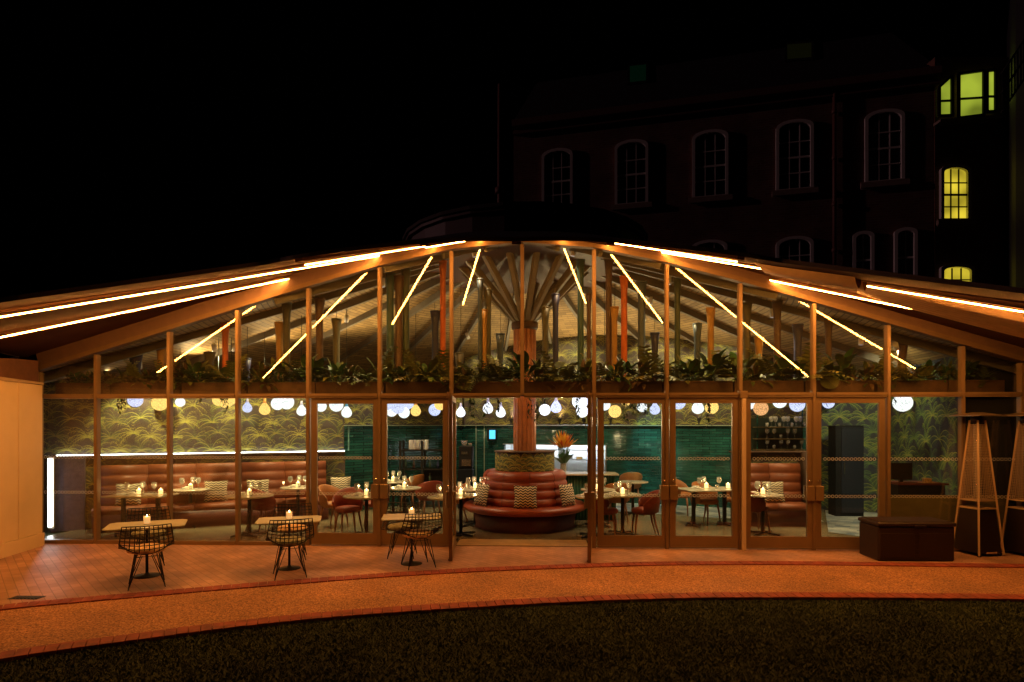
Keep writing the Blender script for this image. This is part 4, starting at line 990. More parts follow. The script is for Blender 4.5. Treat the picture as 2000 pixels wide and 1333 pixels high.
# ------------------------------------------------------------------ downlights
def downlight(x, y, tx, ty, tz, power, col, ang, lab, i):
    z = hxy(x, y)-.22; e = empty('spotlight', (x, y, z), 0, lab, 'spotlight', 'ceiling spotlights')
    d = (Vector((tx, ty, tz))-Vector((x, y, z))).normalized()
    b = MB(); q = Vector((0, 0, 0)); b.tube([q-d*.10, q+d*.06], .045, 14); b.tube([q, (0, 0, .20)], .008, 6); b.build('lamp_body', M['white'], e)
    b = MB(); b.tube([q+d*.061, q+d*.063], .036, 14); b.build('lens', M['neck_white'], e)
    l = bpy.data.lights.new('spot', 'SPOT'); l.energy = power; l.color = col; l.spot_size = R_(ang); l.spot_blend = .6; l.shadow_soft_size = .05
    o = bpy.data.objects.new('beam', l); COL.objects.link(o); o.parent = e; o.location = q+d*.08; o.rotation_euler = d.to_track_quat('-Z', 'Y').to_euler()
WARM = (1, .74, .38)
for row, (y, xs) in enumerate(((1.3, (-4.6, -2.7, 2.7, 4.6, 6.2)), (3.2, (-4.6, -2.7, 2.7, 4.6)))):
    for k, x in enumerate(xs): downlight(x, y, x, y+.2, 0, 215, WARM, 105, '%s ceiling spotlight from the left in the %s row' % (ORD[k], ('front', 'rear')[row]), k)
for i, s_ in enumerate((1.5, 2.8, 4.1, 5.4)):
    q = A+uAB*s_; f_ = q+nAB*.75
    downlight(f_.x, f_.y, q.x, q.y, 1.7, 250, (1, .86, .42), 95, '%s spotlight aimed at the left palm wallpaper' % ORD[i], i)
for i, px in enumerate((960, 1120, 1280, 1400)):
    q = onT(1, px); f_ = q+nT*1.5; downlight(f_.x, f_.y, q.x, q.y, 3.0, 260, (1, .8, .42), 80, '%s spotlight aimed at the back palm wallpaper' % ORD[i], i)
q = A+uAB*3.15; f_ = q+nAB*.42; downlight(f_.x, f_.y, q.x, q.y, 1.75, 150, (1, .93, .62), 34, 'white spotlight throwing a bright pool on the left palm wallpaper', 0)
q = onT(1, 1275); f_ = q+nT*1.5; downlight(f_.x, f_.y, q.x, q.y, 1.35, 520, (.22, .95, 1), 26, 'small spotlight giving the teal pool on the green tiles', 0)
q = onT(4, 1780); downlight(6.6, .9, q.x, q.y, 2.3, 520, (1, .85, .5), 80, 'white spotlight in front of the right palm wallpaper', 0)
downlight(-.9, .9, -.1, 1.6, .6, 100, (1, .62, .32), 70, 'spotlight aimed at the round sofa from the left', 0)
downlight(.9, .9, .1, 1.6, .6, 100, (1, .62, .32), 70, 'spotlight aimed at the round sofa from the right', 0)
# uplights on the tile capping; unseen ones added on the partition brighten the ceiling
def uplight(p, lab, power, tow):
    e = empty('uplight', p, 0, lab, 'uplight', 'uplights washing the ceiling'); b = MB(); b.lathe([(.06, 0), (.06, .015), (.015, .02), (.045, .14), (.05, .18), (.046, .18), (.03, .13)], 14); b.build('lamp_body', M['iron'], e)
    l = bpy.data.lights.new('spot', 'SPOT'); l.energy = power; l.color = (1, .70, .36); l.spot_size = R_(130); l.spot_blend = .8; l.shadow_soft_size = .06
    o = bpy.data.objects.new('beam', l); COL.objects.link(o); o.parent = e; o.location = (0, 0, .2); o.rotation_euler = (Vector(tow)-Vector(p)).normalized().to_track_quat('-Z', 'Y').to_euler()
for i, px in enumerate((998, 1093, 1140, 1193, 1365)):
    q = onT(1, px)+nT*.0; uplight((q.x, q.y, zt_+.024), '%s black uplight from the left standing on the tile capping' % ORD[i], 240, (q.x*.6, q.y-2.6, 4.6))
for i, s_ in enumerate((.8, 2.4, 4.0, 5.6)):
    q = A+uAB*s_-nAB*.04; uplight((q.x, q.y, CAPZ+.002), '%s unseen uplight from the left, added on the left partition to light the ceiling' % ORD[i], (50, 90, 150, 190)[i], (q.x*.75, q.y-.5, 5.2))
q = T[1]+uT*(K0+K1)/2-nT*1.0; e = empty('kitchen_light', (q.x, q.y, 2.3), 0, 'white ceiling light panel inside the kitchen pass', 'ceiling light'); b = MB(); b.box((0, 0, 0), (2.2, .5, .05)); b.box((0, 0, .04), (2.3, .6, .03)); b.build('panel', emit('kitchen_panel', (.92, .97, 1), 26), e)

# ------------------------------------------------------------------ planter, posts, plants, vines
e = empty('overhead_planter', (0, 0, 0), 0, 'long brown planter trough running behind the upper glass', 'planter')
for i in range(len(XS)-2):
    b = MB(); x0, x1 = XS[i]+.01, XS[i+1]-.01; b.box(((x0+x1)/2, .62, 2.69), (x1-x0, .60, .20), bev=.006); b.box(((x0+x1)/2, .315, 2.785), (x1-x0-.02, .02, .02)); b.build('trough', M['planter'], e)
b = MB(); b.box(((XS[0]+XS[-1])/2, 1.06, 2.60), (XS[-1]-XS[0], .26, .04)); b.build('shelf', M['planter'], e)
posts = [(265, 657, 17, 'navy'), (316, 668, 15, 'ochre'), (409, 688, 14, 'olive'), (440, 620, 11, 'orange'), (481, 700, 12, 'navy'), (546, 630, 13, 'ochre'), (560, 590, 13, 'olive'), (624, 583, 14, 'umber'), (657, 623, 13, 'olive'), (762, 534, 14, 'teal'), (779, 540, 14, 'umber'), (793, 526, 13, 'green'), (850, 608, 13, 'navy'), (865, 510, 11, 'orange'),
 (897, 690, 12, 'olive'), (938, 545, 9, 'slate'), (946, 605, 9, 'ochre'), (953, 566, 12, 'olive'), (977, 652, 12, 'slate'), (1065, 600, 12, 'olive'), (1085, 575, 11, 'navy'), (1134, 508, 12, 'teal'), (1150, 575, 8, 'umber'), (1189, 508, 12, 'umber'), (1200, 600, 11, 'ochre'), (1219, 540, 12, 'orange'), (1253, 550, 14, 'slate'), (1279, 650, 12, 'navy'),
 (1323, 545, 11, 'green'), (1362, 632, 12, 'slate'), (1388, 602, 12, 'ochre'), (1459, 592, 13, 'olive'), (1482, 658, 12, 'ochre'), (1518, 586, 13, 'umber'), (1558, 634, 14, 'navy'), (1618, 616, 12, 'umber'), (1762, 660, 15, 'umber')]
cs = {}; ct = {}
cname = dict(navy='navy blue', ochre='ochre yellow', orange='bright orange', olive='dark olive', teal='teal green', slate='slate blue', umber='dark brown', green='blackish green')
for q in posts: ct[q[3]] = ct.get(q[3], 0)+1
for i, (px, py, wp, col) in enumerate(posts):
    Y = 1.0+.12*((i*7) % 3-1)*.5 if col != 'orange' else .80
    Y = max(Y, .98) if col != 'orange' else .985
    p = U(px, py, Y); zt = min(p.z, hxy(p.x, p.y)-.03); r = wp*(p-CAM).dot(FV)/FP/2; z0 = 2.621; h_ = zt-z0
    j = cs.get(col, 0); cs[col] = j+1
    e = empty('decorative_post', (p.x, p.y, z0), 0, '%s of the %s flared posts from the left, behind the upper glass' % (ORD[j], cname[col]), 'post', 'coloured flared posts over the planter')
    fl_ = .34; b = MB(); b.lathe([(r*1.15, 0), (r, .10), (r, max(.12, h_-fl_)), (r*1.12, h_-fl_*.6), (r*1.5, h_-.03)], 16); b.build('shaft', M['post_'+col], e)
    b = MB(); b.lathe([(r*1.5, h_-.03), (r*1.56, h_-.02), (r*1.56, h_), (0, h_)], 16); b.build('cap', M['post_'+col], e)
def fern(seed, n, L, wd, mi, droop, el):
    rr = random.Random(seed); b = MB()
    for k in range(n):
        a = rr.uniform(0, 2*PI); e_ = rr.uniform(*el); d = Vector((math.cos(a)*math.cos(e_), math.sin(a)*math.cos(e_), math.sin(e_))); LL = L*rr.uniform(.7, 1.1); p = Vector((rr.uniform(-.05, .05), rr.uniform(-.05, .05), 0)); q = p.copy(); m_ = rr.randint(0, 1); sd = d.cross(ZV).normalized()
        pts = [q.copy()]
        for s_ in range(9):
            d = (d+Vector((0, 0, -droop/9))).normalized(); q = q+d*(LL/9); pts.append(q.copy())
            if s_ > 1:
                for sg in (-1, 1): b.leaf(q, sd*sg+d*.5+Vector((0, 0, .15)), wd*(1-.06*s_)*rr.uniform(.8, 1.1), wd*.22, .5, 3, m_, side=d)
        b.tube(pts, .003, 3, m_)
    return b
def broad(seed, n, L, wd, el):
    rr = random.Random(seed); b = MB()
    for k in range(n):
        a = rr.uniform(0, 2*PI); e_ = rr.uniform(*el); d = Vector((math.cos(a)*math.cos(e_), math.sin(a)*math.cos(e_), math.sin(e_))); LL = L*rr.uniform(.6, 1.1); p = Vector((rr.uniform(-.04, .04), rr.uniform(-.04, .04), 0)); q = p+d*LL*.6
        m_ = rr.randint(0, 1); b.tube([p, q], .004, 3, m_); b.leaf(q, d+Vector((0, 0, .1)), LL*.7, wd*rr.uniform(.7, 1.1), 1.1, 6, m_, fold=.3)
    return b
PL = []
for nm, mb, ms, lab in (('fern', fern(1, 18, .36, .10, 0, 1.3, (.3, 1.4)), ('leaf_a', 'leaf_b'), 'feathery fern'), ('palm_plant', fern(2, 12, .46, .17, 0, 1.1, (.5, 1.4)), ('leaf_c', 'leaf_a'), 'spreading palm'), ('broadleaf_plant', broad(3, 26, .34, .10, (.2, 1.4)), ('leaf_b', 'leaf_e'), 'dark broad leaved plant'),
        ('bushy_plant', broad(4, 60, .25, .055, (-.3, 1.5)), ('leaf_d', 'leaf_a'), 'brownish bushy plant'), ('bright_plant', broad(5, 34, .28, .075, (.1, 1.4)), ('leaf_c', 'leaf_e'), 'bright green leafy plant')):
    PL.append((tag(mb.build(nm, [M[x] for x in ms]), None, 'plant'), lab))
rq = random.Random(17); x = XS[0]+.25; seen = {}
while x < XS[-2]-.1:
    i = rq.randrange(5); pr, lab = PL[i]; seen[i] = seen.get(i, 0)+1
    put(pr, (x, rq.uniform(.42, .62), 2.775), rq.uniform(0, 6), '%s %s from the left in the overhead planter' % (ORD[seen[i]-1], lab), 'plant', lab+'s in the overhead planter', scale=rq.uniform(1.0, 1.45)*(.75 if abs(x) > 6.3 else 1))
    x += rq.uniform(.17, .28)
for i, (px, py, r) in enumerate(((905, 750, .15), (1620, 747, .155))):
    p = U(px, py, .27); b = MB(); N = 24; b.v.append((0, 0, 0))
    for k in range(N): a = 2*PI*k/N; rr_ = r*(1+.12*math.cos(a-1.2)); b.v.append((rr_*math.cos(a), -.02+.03*math.cos(2*a), rr_*.85*math.sin(a)))
    for k in range(N): b.face((0, 1+k, 1+(k+1) % N), 0, True)
    b.tube([(0, 0.005, 0), (.02, .08, .08), (.03, .2, .02)], .006, 5)
    o_ = b.build('giant_leaf', M['leaf_c']); o_.location = p; tag(o_, 'big round pale green leaf drooping over the planter, %s of the two' % ('left', 'right')[i], 'plant', 'big round leaves')
def vine(px, py0, py1, sp, seed, dens=1.0):
    rr = random.Random(seed); p = U(px, py0, .98); zb = U(px, py1, .98).z; b = MB(); L = p.z-zb
    for k in range(int(3+sp*14)):
        x0 = rr.uniform(-sp, sp); l = L*rr.uniform(.55, 1); q = [(x0, rr.uniform(-.06, .06), 0)]
        for s_ in range(6): q.append((x0+rr.uniform(-.03, .03), rr.uniform(-.06, .06), -l*(s_+1)/6))
        b.tube(q, .003, 3)
        for s_ in range(int(l*34*dens)):
            t = rr.random(); z = -l*t; b.leaf((x0+rr.uniform(-.02, .02), rr.uniform(-.05, .05), z), (rr.uniform(-1, 1), rr.uniform(-1, .4), rr.uniform(-.6, .3)), rr.uniform(.05, .11), rr.uniform(.02, .04), .9, 3, rr.randint(0, 1))
    o_ = b.build('hanging_vine', [M['leaf_b'], M['leaf_e']]); o_.location = (p.x, p.y, 2.58); return o_
for i, (px, py1, sp, dn) in enumerate(((238, 806, .09, 1.3), (392, 792, .05, 1), (437, 808, .07, 1.2), (934, 820, .16, 1.5), (975, 815, .05, 1), (1034, 830, .04, .8), (1048, 838, .03, .8), (1061, 800, .05, 1), (1128, 825, .04, .8), (1192, 790, .12, 1.3), (1219, 838, .04, 1.2), (1243, 822, .10, 1.3), (1261, 832, .06, .9), (1384, 838, .035, 1.2), (1600, 800, .10, 1.2), (1745, 800, .2, 1.2))):
    tag(vine(px, 776, py1, sp, 40+i, dn), '%s trailing green vine from the left hanging below the planter' % ORD[i], 'vine', 'vines hanging below the planter')

# ------------------------------------------------------------------ outdoor tables and wire chairs
def wire_chair(pad):
    e = empty('wire_chair', (0, 0, 0), 0, None, 'chair')
    def shell(u, v):    # u -1..1 across, v 0 front .. 1 top of the back
        t = max(0, min(1, v)); w_ = .285+.01*math.sin(PI*t)-.06*max(0, t-.6)
        if t < .5: y = -.22+.40*(t/.5); z = .44-.035*math.sin(PI*t/.5)
        else: q = (t-.5)/.5; y = .18+.11*q+.03*math.sin(PI*q); z = .44+.36*q**.95
        cup = .12*abs(u)**2.2*(math.sin(PI*min(1, t*1.15))**.7+.25)
        return Vector((u*w_, y-cup*(.5 if t > .5 else 0), z+cup*(1.0 if t <= .5 else .25)))
    b = MB()
    for i in range(12): u = -1+i/5.5; b.tube([shell(u, k/16) for k in range(17)], .0056, 4, cap=False)
    for j in range(15): v = j/14; b.tube([shell(-1+k/6, v) for k in range(13)], .0056, 4, cap=False)
    rimp = [shell(-1, k/12) for k in range(13)]+[shell(-1+k/6, 1) for k in range(1, 12)]+[shell(1, 1-k/12) for k in range(13)]+[shell(1-k/6, 0) for k in range(1, 13)]
    b.tube(rimp, .0075, 5, cap=False); b.build('wire_shell', M['iron'], e)
    b = MB(); b.lathe([(.0, .428), (.17, .43), (.222, .448), (.228, .475), (.205, .50), (.13, .515), (0, .518)], 22, (0, -.02, 0)); b.build('seat_pad', pad, e)
    for sx, sy in ((-1, -1), (1, -1), (-1, 1), (1, 1)):
        f = (sx*.20, sy*.20, .006); b = MB(); b.tube([(sx*.11, sy*.04, .405), (sx*.16, sy*.16, .15), f], .006, 6); b.tube([(sx*.13, sy*.15, .41), f], .006, 6); b.tube([(sx*.05, sy*.13, .41), (f[0]*.98, f[1]*1.0, .03)], .005, 5); b.build('leg', M['iron'], e)
    b = MB(); b.tube([(-.11, -.15, .40), (.11, -.15, .40), (.11, .15, .40), (-.11, .15, .40), (-.11, -.15, .40)], .006, 5); b.build('under_frame', M['iron'], e)
    return e
WC = {'cream': wire_chair(M['pad_cream']), 'green': wire_chair(M['pad_green'])}
def cafe_table():
    e = empty('cafe_table', (0, 0, 0), 0, None, 'table'); w_, d_, c_ = .47, .33, .07
    b = MB(); b.prism([(-w_+c_, -d_), (w_-c_, -d_), (w_, -d_+c_), (w_, d_-c_), (w_-c_, d_), (-w_+c_, d_), (-w_, d_-c_), (-w_, -d_+c_)], .684, .700); b.build('table_top', M['tabletop'], e)
    b = MB(); b.lathe([(.018, .02), (.018, .683)], 12); b.lathe([(.08, .672), (.08, .683)], 14); b.build('column', M['iron'], e)
    b = MB(); b.lathe([(.17, 0.0), (.17, .008), (.04, .02), (.018, .05)], 28); b.build('base', M['iron'], e); return e
CT = cafe_table(); BC = candle(1.3, 'table_candle', 'wax_dim')
nm3 = ('leftmost', 'middle', 'rightmost')
for i, (px, py, sc_, rz) in enumerate(((287, 1024.5, 1.0, 0), (565, 1015, .92, 3), (804, 1009, .90, -2))):
    p = G(px, py, .70); p.z = 0.001; put(CT, p, -.8*math.atan2(p.x-CAM.x, p.y-CAM.y), '%s outdoor cafe table with a candle on the patio' % nm3[i], 'table', 'outdoor cafe tables', scale=(sc_, sc_, 1))
    put(BC, (p.x, p.y-.0, .702), 0, 'lit candle in a glass on the %s outdoor table' % nm3[i], 'candle', 'candles on the outdoor tables')
    near, far_ = (((287, 1145, 0, 'cream'), (290, 1104, 0, 'green')), ((566, 1126, 4, 'green'), (571, 1092, -3, 'cream')), ((817, 1107, 16, 'cream'), (786, 1088, -8, 'green')))[i]
    for (cx_, cy_, a, pd), side in ((near, 'near'), (far_, 'far')):
        q = G(cx_, cy_); ph = math.atan2(q.x-CAM.x, q.y-CAM.y); rz_ = (PI-ph if side == 'near' else -ph)+R_(a)
        put(WC[pd], (q.x, q.y, .002), rz_, 'black wire chair with %s pad on the %s side of the %s outdoor table' % ({'cream': 'cream', 'green': 'grey green'}[pd], side, nm3[i]), 'chair', 'outdoor wire chairs')

# ------------------------------------------------------------------ deck box and patio heaters
p0, p1 = G(1714, 1097), G(1867, 1098); wx = p1.x-p0.x; e = empty('deck_box', ((p0.x+p1.x)/2, p0.y+.29, .001), R_(1), 'dark brown resin storage box on the patio beside the heaters', 'storage box')
b = MB(); b.box((0, 0, .26), (wx*.985, .54, .52), bev=.02); b.box((-wx*.25, -.272, .24), (wx*.44, .012, .36), bev=.004); b.box((wx*.25, -.272, .24), (wx*.44, .012, .36), bev=.004); b.build('body', M['deckbox'], e)
b = MB(); b.box((0, -.005, .553), (wx*1.01, .58, .06), bev=.016); b.box((0, 0, .589), (wx*.94, .5, .012), bev=.005); b.build('lid', M['deckbox'], e)
for k in range(5): b = MB(); b.box((0, -.2735, .10+k*.075), (wx*.93, .006, .012)); b.build('groove_rib', M['deckbox'], e)
b = MB(); b.box((.04, -.30, .525), (.16, .012, .03), bev=.004); b.build('handle', M['heater_dark'], e)
def heater():
    e = empty('patio_heater', (0, 0, 0), 0, None, 'patio heater'); B, T, zb, zt = .235, .07, .02, 2.12
    for sx, sy in ((-1, -1), (1, -1), (1, 1), (-1, 1)):
        b = MB(); b.beam((sx*B, sy*B, zb), (sx*T, sy*T, zt), .026, .026, (sx, sy, 0)); b.build('post', M['heater'], e)
    def half(z): return B+(T-B)*(z-zb)/(zt-zb)
    h0, h1 = half(.05)-.02, half(.72)-.02; b = MB(); b.v = [(s*h, t*h, z) for h, z in ((h0, .05), (h1, .72)) for s, t in ((-1, -1), (1, -1), (1, 1), (-1, 1))]
    for f in ((0, 1, 5, 4), (1, 2, 6, 5), (2, 3, 7, 6), (3, 0, 4, 7), (4, 5, 6, 7), (3, 2, 1, 0)): b.face(f)
    b.build('cabinet', M['heater_dark'], e)
    b = MB(); h2 = half(.86); b.box((0, 0, .86), (2*h2-.01, 2*h2-.01, .022)); b.box((0, 0, .735), (2*half(.73), 2*half(.73), .02)); b.build('collar', M['heater'], e)
    b = MB()
    for sx, sy, ax in ((0, -1, 0), (0, 1, 0), (-1, 0, 1), (1, 0, 1)):
        for k in range(46):
            z = .90+k*.0255; h = half(z)-.006
            pa, pb = ((-h, sy*h, z), (h, sy*h, z)) if ax == 0 else ((sx*h, -h, z), (sx*h, h, z)); b.beam(pa, pb, .0035, .0035)
        for k in range(1, 10):
            f = -1+k/5; za, zc = .88, 2.06; ha, hcx = half(za)-.006, half(zc)-.006
            pa, pb = ((f*ha, sy*ha, za), (f*hcx, sy*hcx, zc)) if ax == 0 else ((sx*ha, f*ha, za), (sx*hcx, f*hcx, zc)); b.beam(pa, pb, .003, .003)
    b.build('guard_mesh', M['heater'], e)
    b = MB(); b.lathe([(.05, .87), (.05, 2.08)], 16); b.build('heat_tube', M['clear'], e)
    b = MB(); b.lathe([(.075, 2.08), (.09, 2.10), (.09, 2.17), (.03, 2.19)], 16); b.build('burner', M['heater_dark'], e)
    b = MB(); b.v = [(s*h, t*h, z) for h, z in ((.265, 2.185), (.265, 2.195), (.05, 2.245)) for s, t in ((-1, -1), (1, -1), (1, 1), (-1, 1))]
    for q in (0, 4):
        for i in range(4): j = (i+1) % 4; b.face((q+i, q+j, q+4+j, q+4+i))
    b.face((8, 9, 10, 11)); b.face((3, 2, 1, 0)); b.build('reflector', M['heater_cap'], e)
    b = MB(); b.box((0, -.232, .06), (.2, .012, .03)); b.build('kick_handle', M['chrome'], e)
    for sx in (-1, 1): b = MB(); b.tube([(sx*.19, -.215, .03), (sx*.19, -.18, .03)], .03, 12); b.build('wheel', M['iron'], e)
    return e
HT = heater()
for i, (px, py) in enumerate(((1909, 1082), (2006, 1084))):
    p = G(px, py); p.z = .001; put(HT, p, R_(14), ('pyramid patio heater standing right of the dark storage box', 'pyramid patio heater cut off by the right edge of the picture')[i], 'patio heater', 'pyramid patio heaters')

# ------------------------------------------------------------------ brick building behind
ud = (RV*3.917-FV).normalized(); B0 = DP(1552, 300, 19.0); nb = Vector((ud.y, -ud.x, 0))
def W(px, py, off=0):
    d = ray(px, py); o_ = B0+nb*off; t = (o_-CAM).dot(nb)/d.dot(nb); return CAM+d*t
bb = empty('brick_building', (0, 0, 0), 0, 'tall old dark brick building with arched sash windows behind the pavilion', 'building')
wl, wr = W(1003, 245), W(1832, 145); zc_ = (wl.z+wr.z)/2
b = MB(); bk = -nb*.4
for s_, zz in ((0, 1),): pass
b.v = [(q.x, q.y, z) for q in (wl, wr, wr-nb*8, wl-nb*8) for z in (0, zc_)]
for f in ((0, 2, 3, 1), (2, 4, 5, 3), (4, 6, 7, 5), (6, 0, 1, 7)): b.face(f)
bwall = b.build('wall', M['brick'], bb)
# use wall aligned coordinates for the brick texture
b = MB(); a_, c_ = wl+nb*.12, wr+nb*.12; b.beam((a_.x, a_.y, zc_-.02), (c_.x, c_.y, zc_-.02), .3, .22); b.beam((a_.x-nb.x*.05, a_.y-nb.y*.05, zc_-.3), (c_.x-nb.x*.05, c_.y-nb.y*.05, zc_-.3), .12, .10); b.build('cornice', M['pipe'], bb)
b = MB(); q0, q1 = wl+nb*.1, wr+nb*.1; b.v = [(q0.x, q0.y, zc_+.1), (q1.x, q1.y, zc_+.1), (q1.x-nb.x*4, q1.y-nb.y*4, zc_+3.6), (q0.x-nb.x*4, q0.y-nb.y*4, zc_+3.6), (q1.x-nb.x*8, q1.y-nb.y*8, zc_+.1), (q0.x-nb.x*8, q0.y-nb.y*8, zc_+.1)]
b.face((0, 1, 2, 3)); b.face((3, 2, 4, 5)); b.face((0, 3, 5)); b.face((1, 4, 2)); rf_ = b.build('roof', M['slate'], bb)
def roofpt(px, py):
    d = ray(px, py); n_ = (nb*3.5+ZV*4).normalized(); o_ = Vector((q0.x, q0.y, zc_+.1)); return CAM+d*((o_-CAM).dot(n_)/d.dot(n_)), n_
for (x0, y0, x1, y1, mm) in ((1228, 132, 1264, 167, 'lit_dim'), (1535, 90, 1587, 122, 'lit_olive')):
    P4 = [roofpt(x0, y1)[0], roofpt(x1, y1-4)[0], roofpt(x1, y0-4)[0], roofpt(x0, y0)[0]]; n_ = roofpt(x0, y0)[1]
    b = MB(); b.quad([p+n_*.05 for p in P4]); sk = b.build('skylight', M[mm], bb)
    b = MB()
    for i in range(4): b.beam(P4[i]+n_*.04, P4[(i+1) % 4]+n_*.04, .08, .08)
    b.build('skylight_frame', M['iron'], sk)
def arch(x0, x1, z0, z1, rise, N=10):
    cx_ = (x0+x1)/2; hw = (x1-x0)/2; return [(x0, z0), (x1, z0)]+[(cx_+hw*math.cos(PI*k/N*1.0), z1-rise+rise*math.sin(PI*k/N)) for k in range(N+1)]
def arch_window(px0, px1, py0, py1, cols, rows, glass, frame, rise=.22, off=0, org=None, un=None, sill=True, split=True, th=.09):
    if org is None:
        pa, pb = W(px0, (py0+py1)/2), W(px1, (py0+py1)/2); z0 = W((px0+px1)/2, py1).z; z1 = W((px0+px1)/2, py0).z; o_ = (pa+pb)/2; uu, nn = ud, nb; wd = (pb-pa).length
    else:
        dep = org; pa, pb = DP(px0, py1, dep), DP(px1, py1, dep); z0 = pa.z; z1 = DP(px0, py0, dep).z; o_ = (pa+pb)/2; uu, nn = RV, -FV; wd = (pb-pa).length
    o_ = Vector((o_.x, o_.y, 0)); T = lambda x, y, z: tuple(o_+uu*x+nn*y+ZV*z)
    b = MB(); ou = arch(-wd/2, wd/2, z0, z1, rise); inn = arch(-wd/2+th, wd/2-th, z0+th*.7, z1-th, rise*.9); k = len(ou)
    b.v = [T(x, .10, z) for x, z in ou]+[T(x, .10, z) for x, z in inn]+[T(x, .0, z) for x, z in ou]+[T(x, .01, z) for x, z in inn]
    for i in range(k): j = (i+1) % k; b.face((i, j, k+j, k+i)); b.face((2*k+i, 2*k+j, j, i)); b.face((k+i, k+j, 3*k+j, 3*k+i))
    w_ = b.build('window', frame, bb)
    b = MB(); b.v = [T(x, .012, z) for x, z in inn]; b.face(range(k)); b.build('pane', glass, w_)
    b = MB(); zi0, zi1 = z0+th*.7, z1-th; bw = .03
    for c in range(1, cols): x = -wd/2+th+(wd-2*th)*c/cols; b.beam(T(x, .035, zi0), T(x, .035, zi1-.03), bw, .03, nn)
    for r in range(1, rows): z = zi0+(zi1-zi0-rise*.5)*r/rows; b.beam(T(-wd/2+th, .04, z), T(wd/2-th, .04, z), bw*(1.9 if split and r == rows//2 else 1), .03, nn)
    b.build('glazing_bar', frame if glass is M['dark_pane'] else M['iron'], w_)
    if sill: b = MB(); b.beam(T(-wd/2-.12, .10, z0-.07), T(wd/2+.12, .10, z0-.07), .14, .10, nn); b.beam(T(-wd/2-.12, .10, z0-.07), T(wd/2+.12, .10, z0-.07), .22, .02, nn); b.build('sill', M['stone'], w_)
dimf = mat('painted_frame', (.75, .72, .72), .6)
for (x0, x1, y0, y1) in ((1059, 1119, 292, 412), (1201, 1266, 275, 402), (1352, 1422, 256, 388), (1515, 1588, 236, 374), (1688, 1765, 216, 358)):
    arch_window(x0, x1, y0, y1, 3, 4, M['dark_pane'], dimf)
arch_window(1515, 1588, 463, 580, 3, 4, M['dark_pane'], dimf); arch_window(1350, 1420, 470, 590, 3, 4, M['dark_pane'], dimf)
arch_window(1664, 1706, 453, 560, 2, 2, M['dark_pane'], dimf, .15); arch_window(1745, 1790, 446, 556, 2, 2, M['dark_pane'], dimf, .15)
for px in (1628,):
    a_, z_ = W(px, 180), W(px, 560); b = MB(); b.tube([a_+nb*.10, Vector((a_.x, a_.y, z_.z))+nb*.10], .055, 10)
    for k in range(5): b.tube([a_+nb*.10-ZV*(1.4*k+.6), a_+nb*.10-ZV*(1.4*k+.72)], .075, 10)
    b.build('drainpipe', M['pipe'], bb)
# flue pipe standing left of it
pf0, pf1 = DP(976, 372, 17), DP(976, 165, 17); e = empty('flue_pipe', (pf0.x, pf0.y, 4.45), 0, 'thin tall reddish flue pipe rising above the pavilion roof', 'pipe')
b = MB(); b.tube([(0, 0, 0), (0, 0, pf1.z-4.45)], [.075, .055], 12); b.build('pipe', M['pipe'], e)
b = MB(); b.tube([(0, 0, pf0.z-4.55), (0, 0, pf0.z-4.39)], .13, 12); b.build('collar', M['pipe'], e)
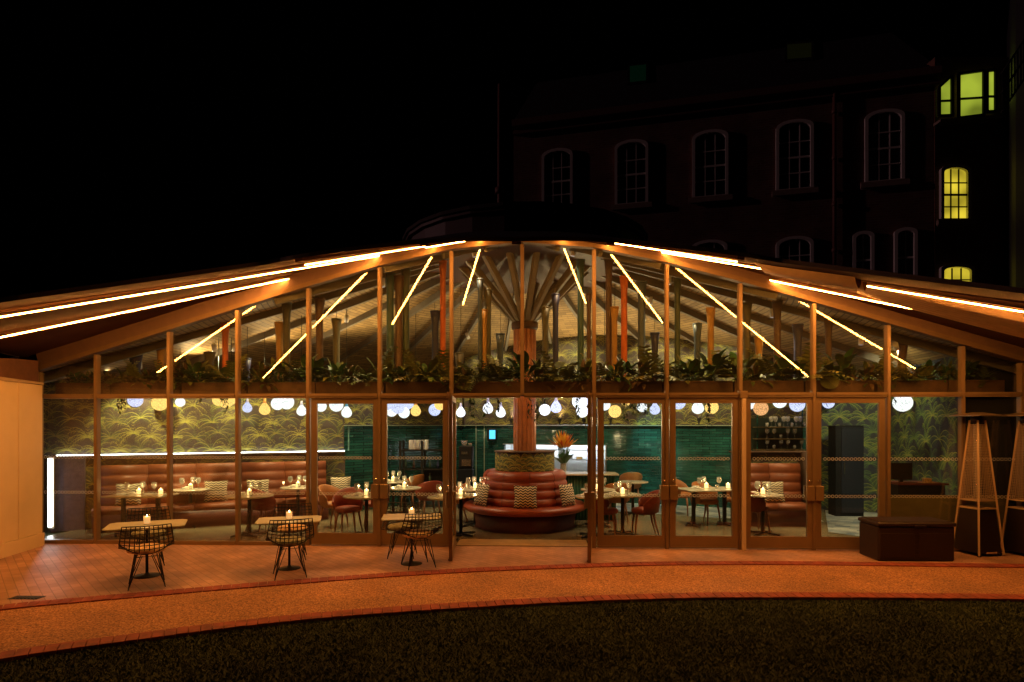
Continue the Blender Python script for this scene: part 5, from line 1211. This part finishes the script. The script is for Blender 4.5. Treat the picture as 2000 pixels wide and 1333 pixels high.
# stair tower facing the lawn
zt0 = DP(1832, 0, 17.5); dpt = (wr-CAM).dot(FV)-.0
a_, c_ = DP(1826, 0, dpt), DP(1990, 0, dpt); e = empty('stair_tower', (0, 0, 0), 0, 'dark stair tower with yellow green lit windows at the upper right', 'building')
b = MB(); hh = DP(1850, 112, dpt).z; P4 = [a_, c_, c_+FV*6, a_+FV*6]; b.v = [(q.x, q.y, z) for q in P4 for z in (0, hh)]
for f in ((0, 2, 3, 1), (2, 4, 5, 3), (4, 6, 7, 5), (6, 0, 1, 7), (1, 3, 5, 7)): b.face(f)
b.build('wall', M['brick'], e); bb_, bb = bb, e
arch_window(1834, 1892, 324, 433, 3, 4, M['lit_yellow'], dimf, .16, org=dpt-.02)
arch_window(1834, 1899, 517, 612, 3, 4, M['lit_yellow'], dimf, .14, org=dpt-.02)
def litwin(P4, nm, bars):
    b = MB(); b.quad(P4); w_ = b.build('window', M['lit_green'], e); f = MB()
    for i in range(4): f.beam(Vector(P4[i])-FV*.03, Vector(P4[(i+1) % 4])-FV*.03, .07, .07)
    for p_, q_ in bars: f.beam(Vector(p_)-FV*.03, Vector(q_)-FV*.03, .05, .05)
    f.build('window_frame', M['black'], w_)
dd = dpt-.06
litwin([DP(1833, 228, dd), DP(1858, 227, dd), DP(1858, 149, dd), DP(1833, 172, dd)], 'a', [(DP(1833, 199, dd), DP(1858, 198, dd))])
litwin([DP(1871, 232, dd), DP(1920, 226, dd), DP(1920, 139, dd), DP(1871, 146, dd)], 'b', [(DP(1871, 195, dd), DP(1920, 192, dd))])
litwin([DP(1926, 220, dd), DP(1943, 219, dd), DP(1943, 138, dd), DP(1926, 140, dd)], 'c', [(DP(1926, 190, dd), DP(1943, 190, dd))])
b = MB(); b.beam(DP(1830, 240, dd-.1), DP(1950, 233, dd-.1), .3, .07); b.build('sill', M['stone'], e)
# dark wing at the far right edge with an arched window and an iron stair
e = empty('dark_wing', (0, 0, 0), 0, 'unlit building wing at the extreme right edge', 'building')
g0 = DP(1984, 0, 15.0); g1 = DP(2300, 0, 9.5); b = MB(); b.v = [(q.x, q.y, z) for q in (g0, g1, g1+RV*3+FV*2, g0+RV*3+FV*4) for z in (0, 14)]
for f in ((0, 2, 3, 1), (2, 4, 5, 3), (4, 6, 7, 5), (6, 0, 1, 7), (1, 3, 5, 7)): b.face(f)
b.build('wall', M['slate'], e)
e = empty('iron_stair', (0, 0, 0), 0, 'black iron fire escape railing at the top right corner', 'railing'); b = MB()
for k in range(9): q = DP(1958+6*k, 218-9*k, 14.2); b.tube([q, q+ZV*.9], .015, 5)
b.build('baluster', M['iron'], e); b = MB()
for dz in (0, .45, .9): b.tube([DP(1955, 222, 14.2)+ZV*dz, DP(2010, 140, 14.2)+ZV*dz], .022, 6)
b.build('rail', M['iron'], e)
for o_ in bpy.data.objects:
    if o_.type == 'MESH' and not o_.users_scene: pass
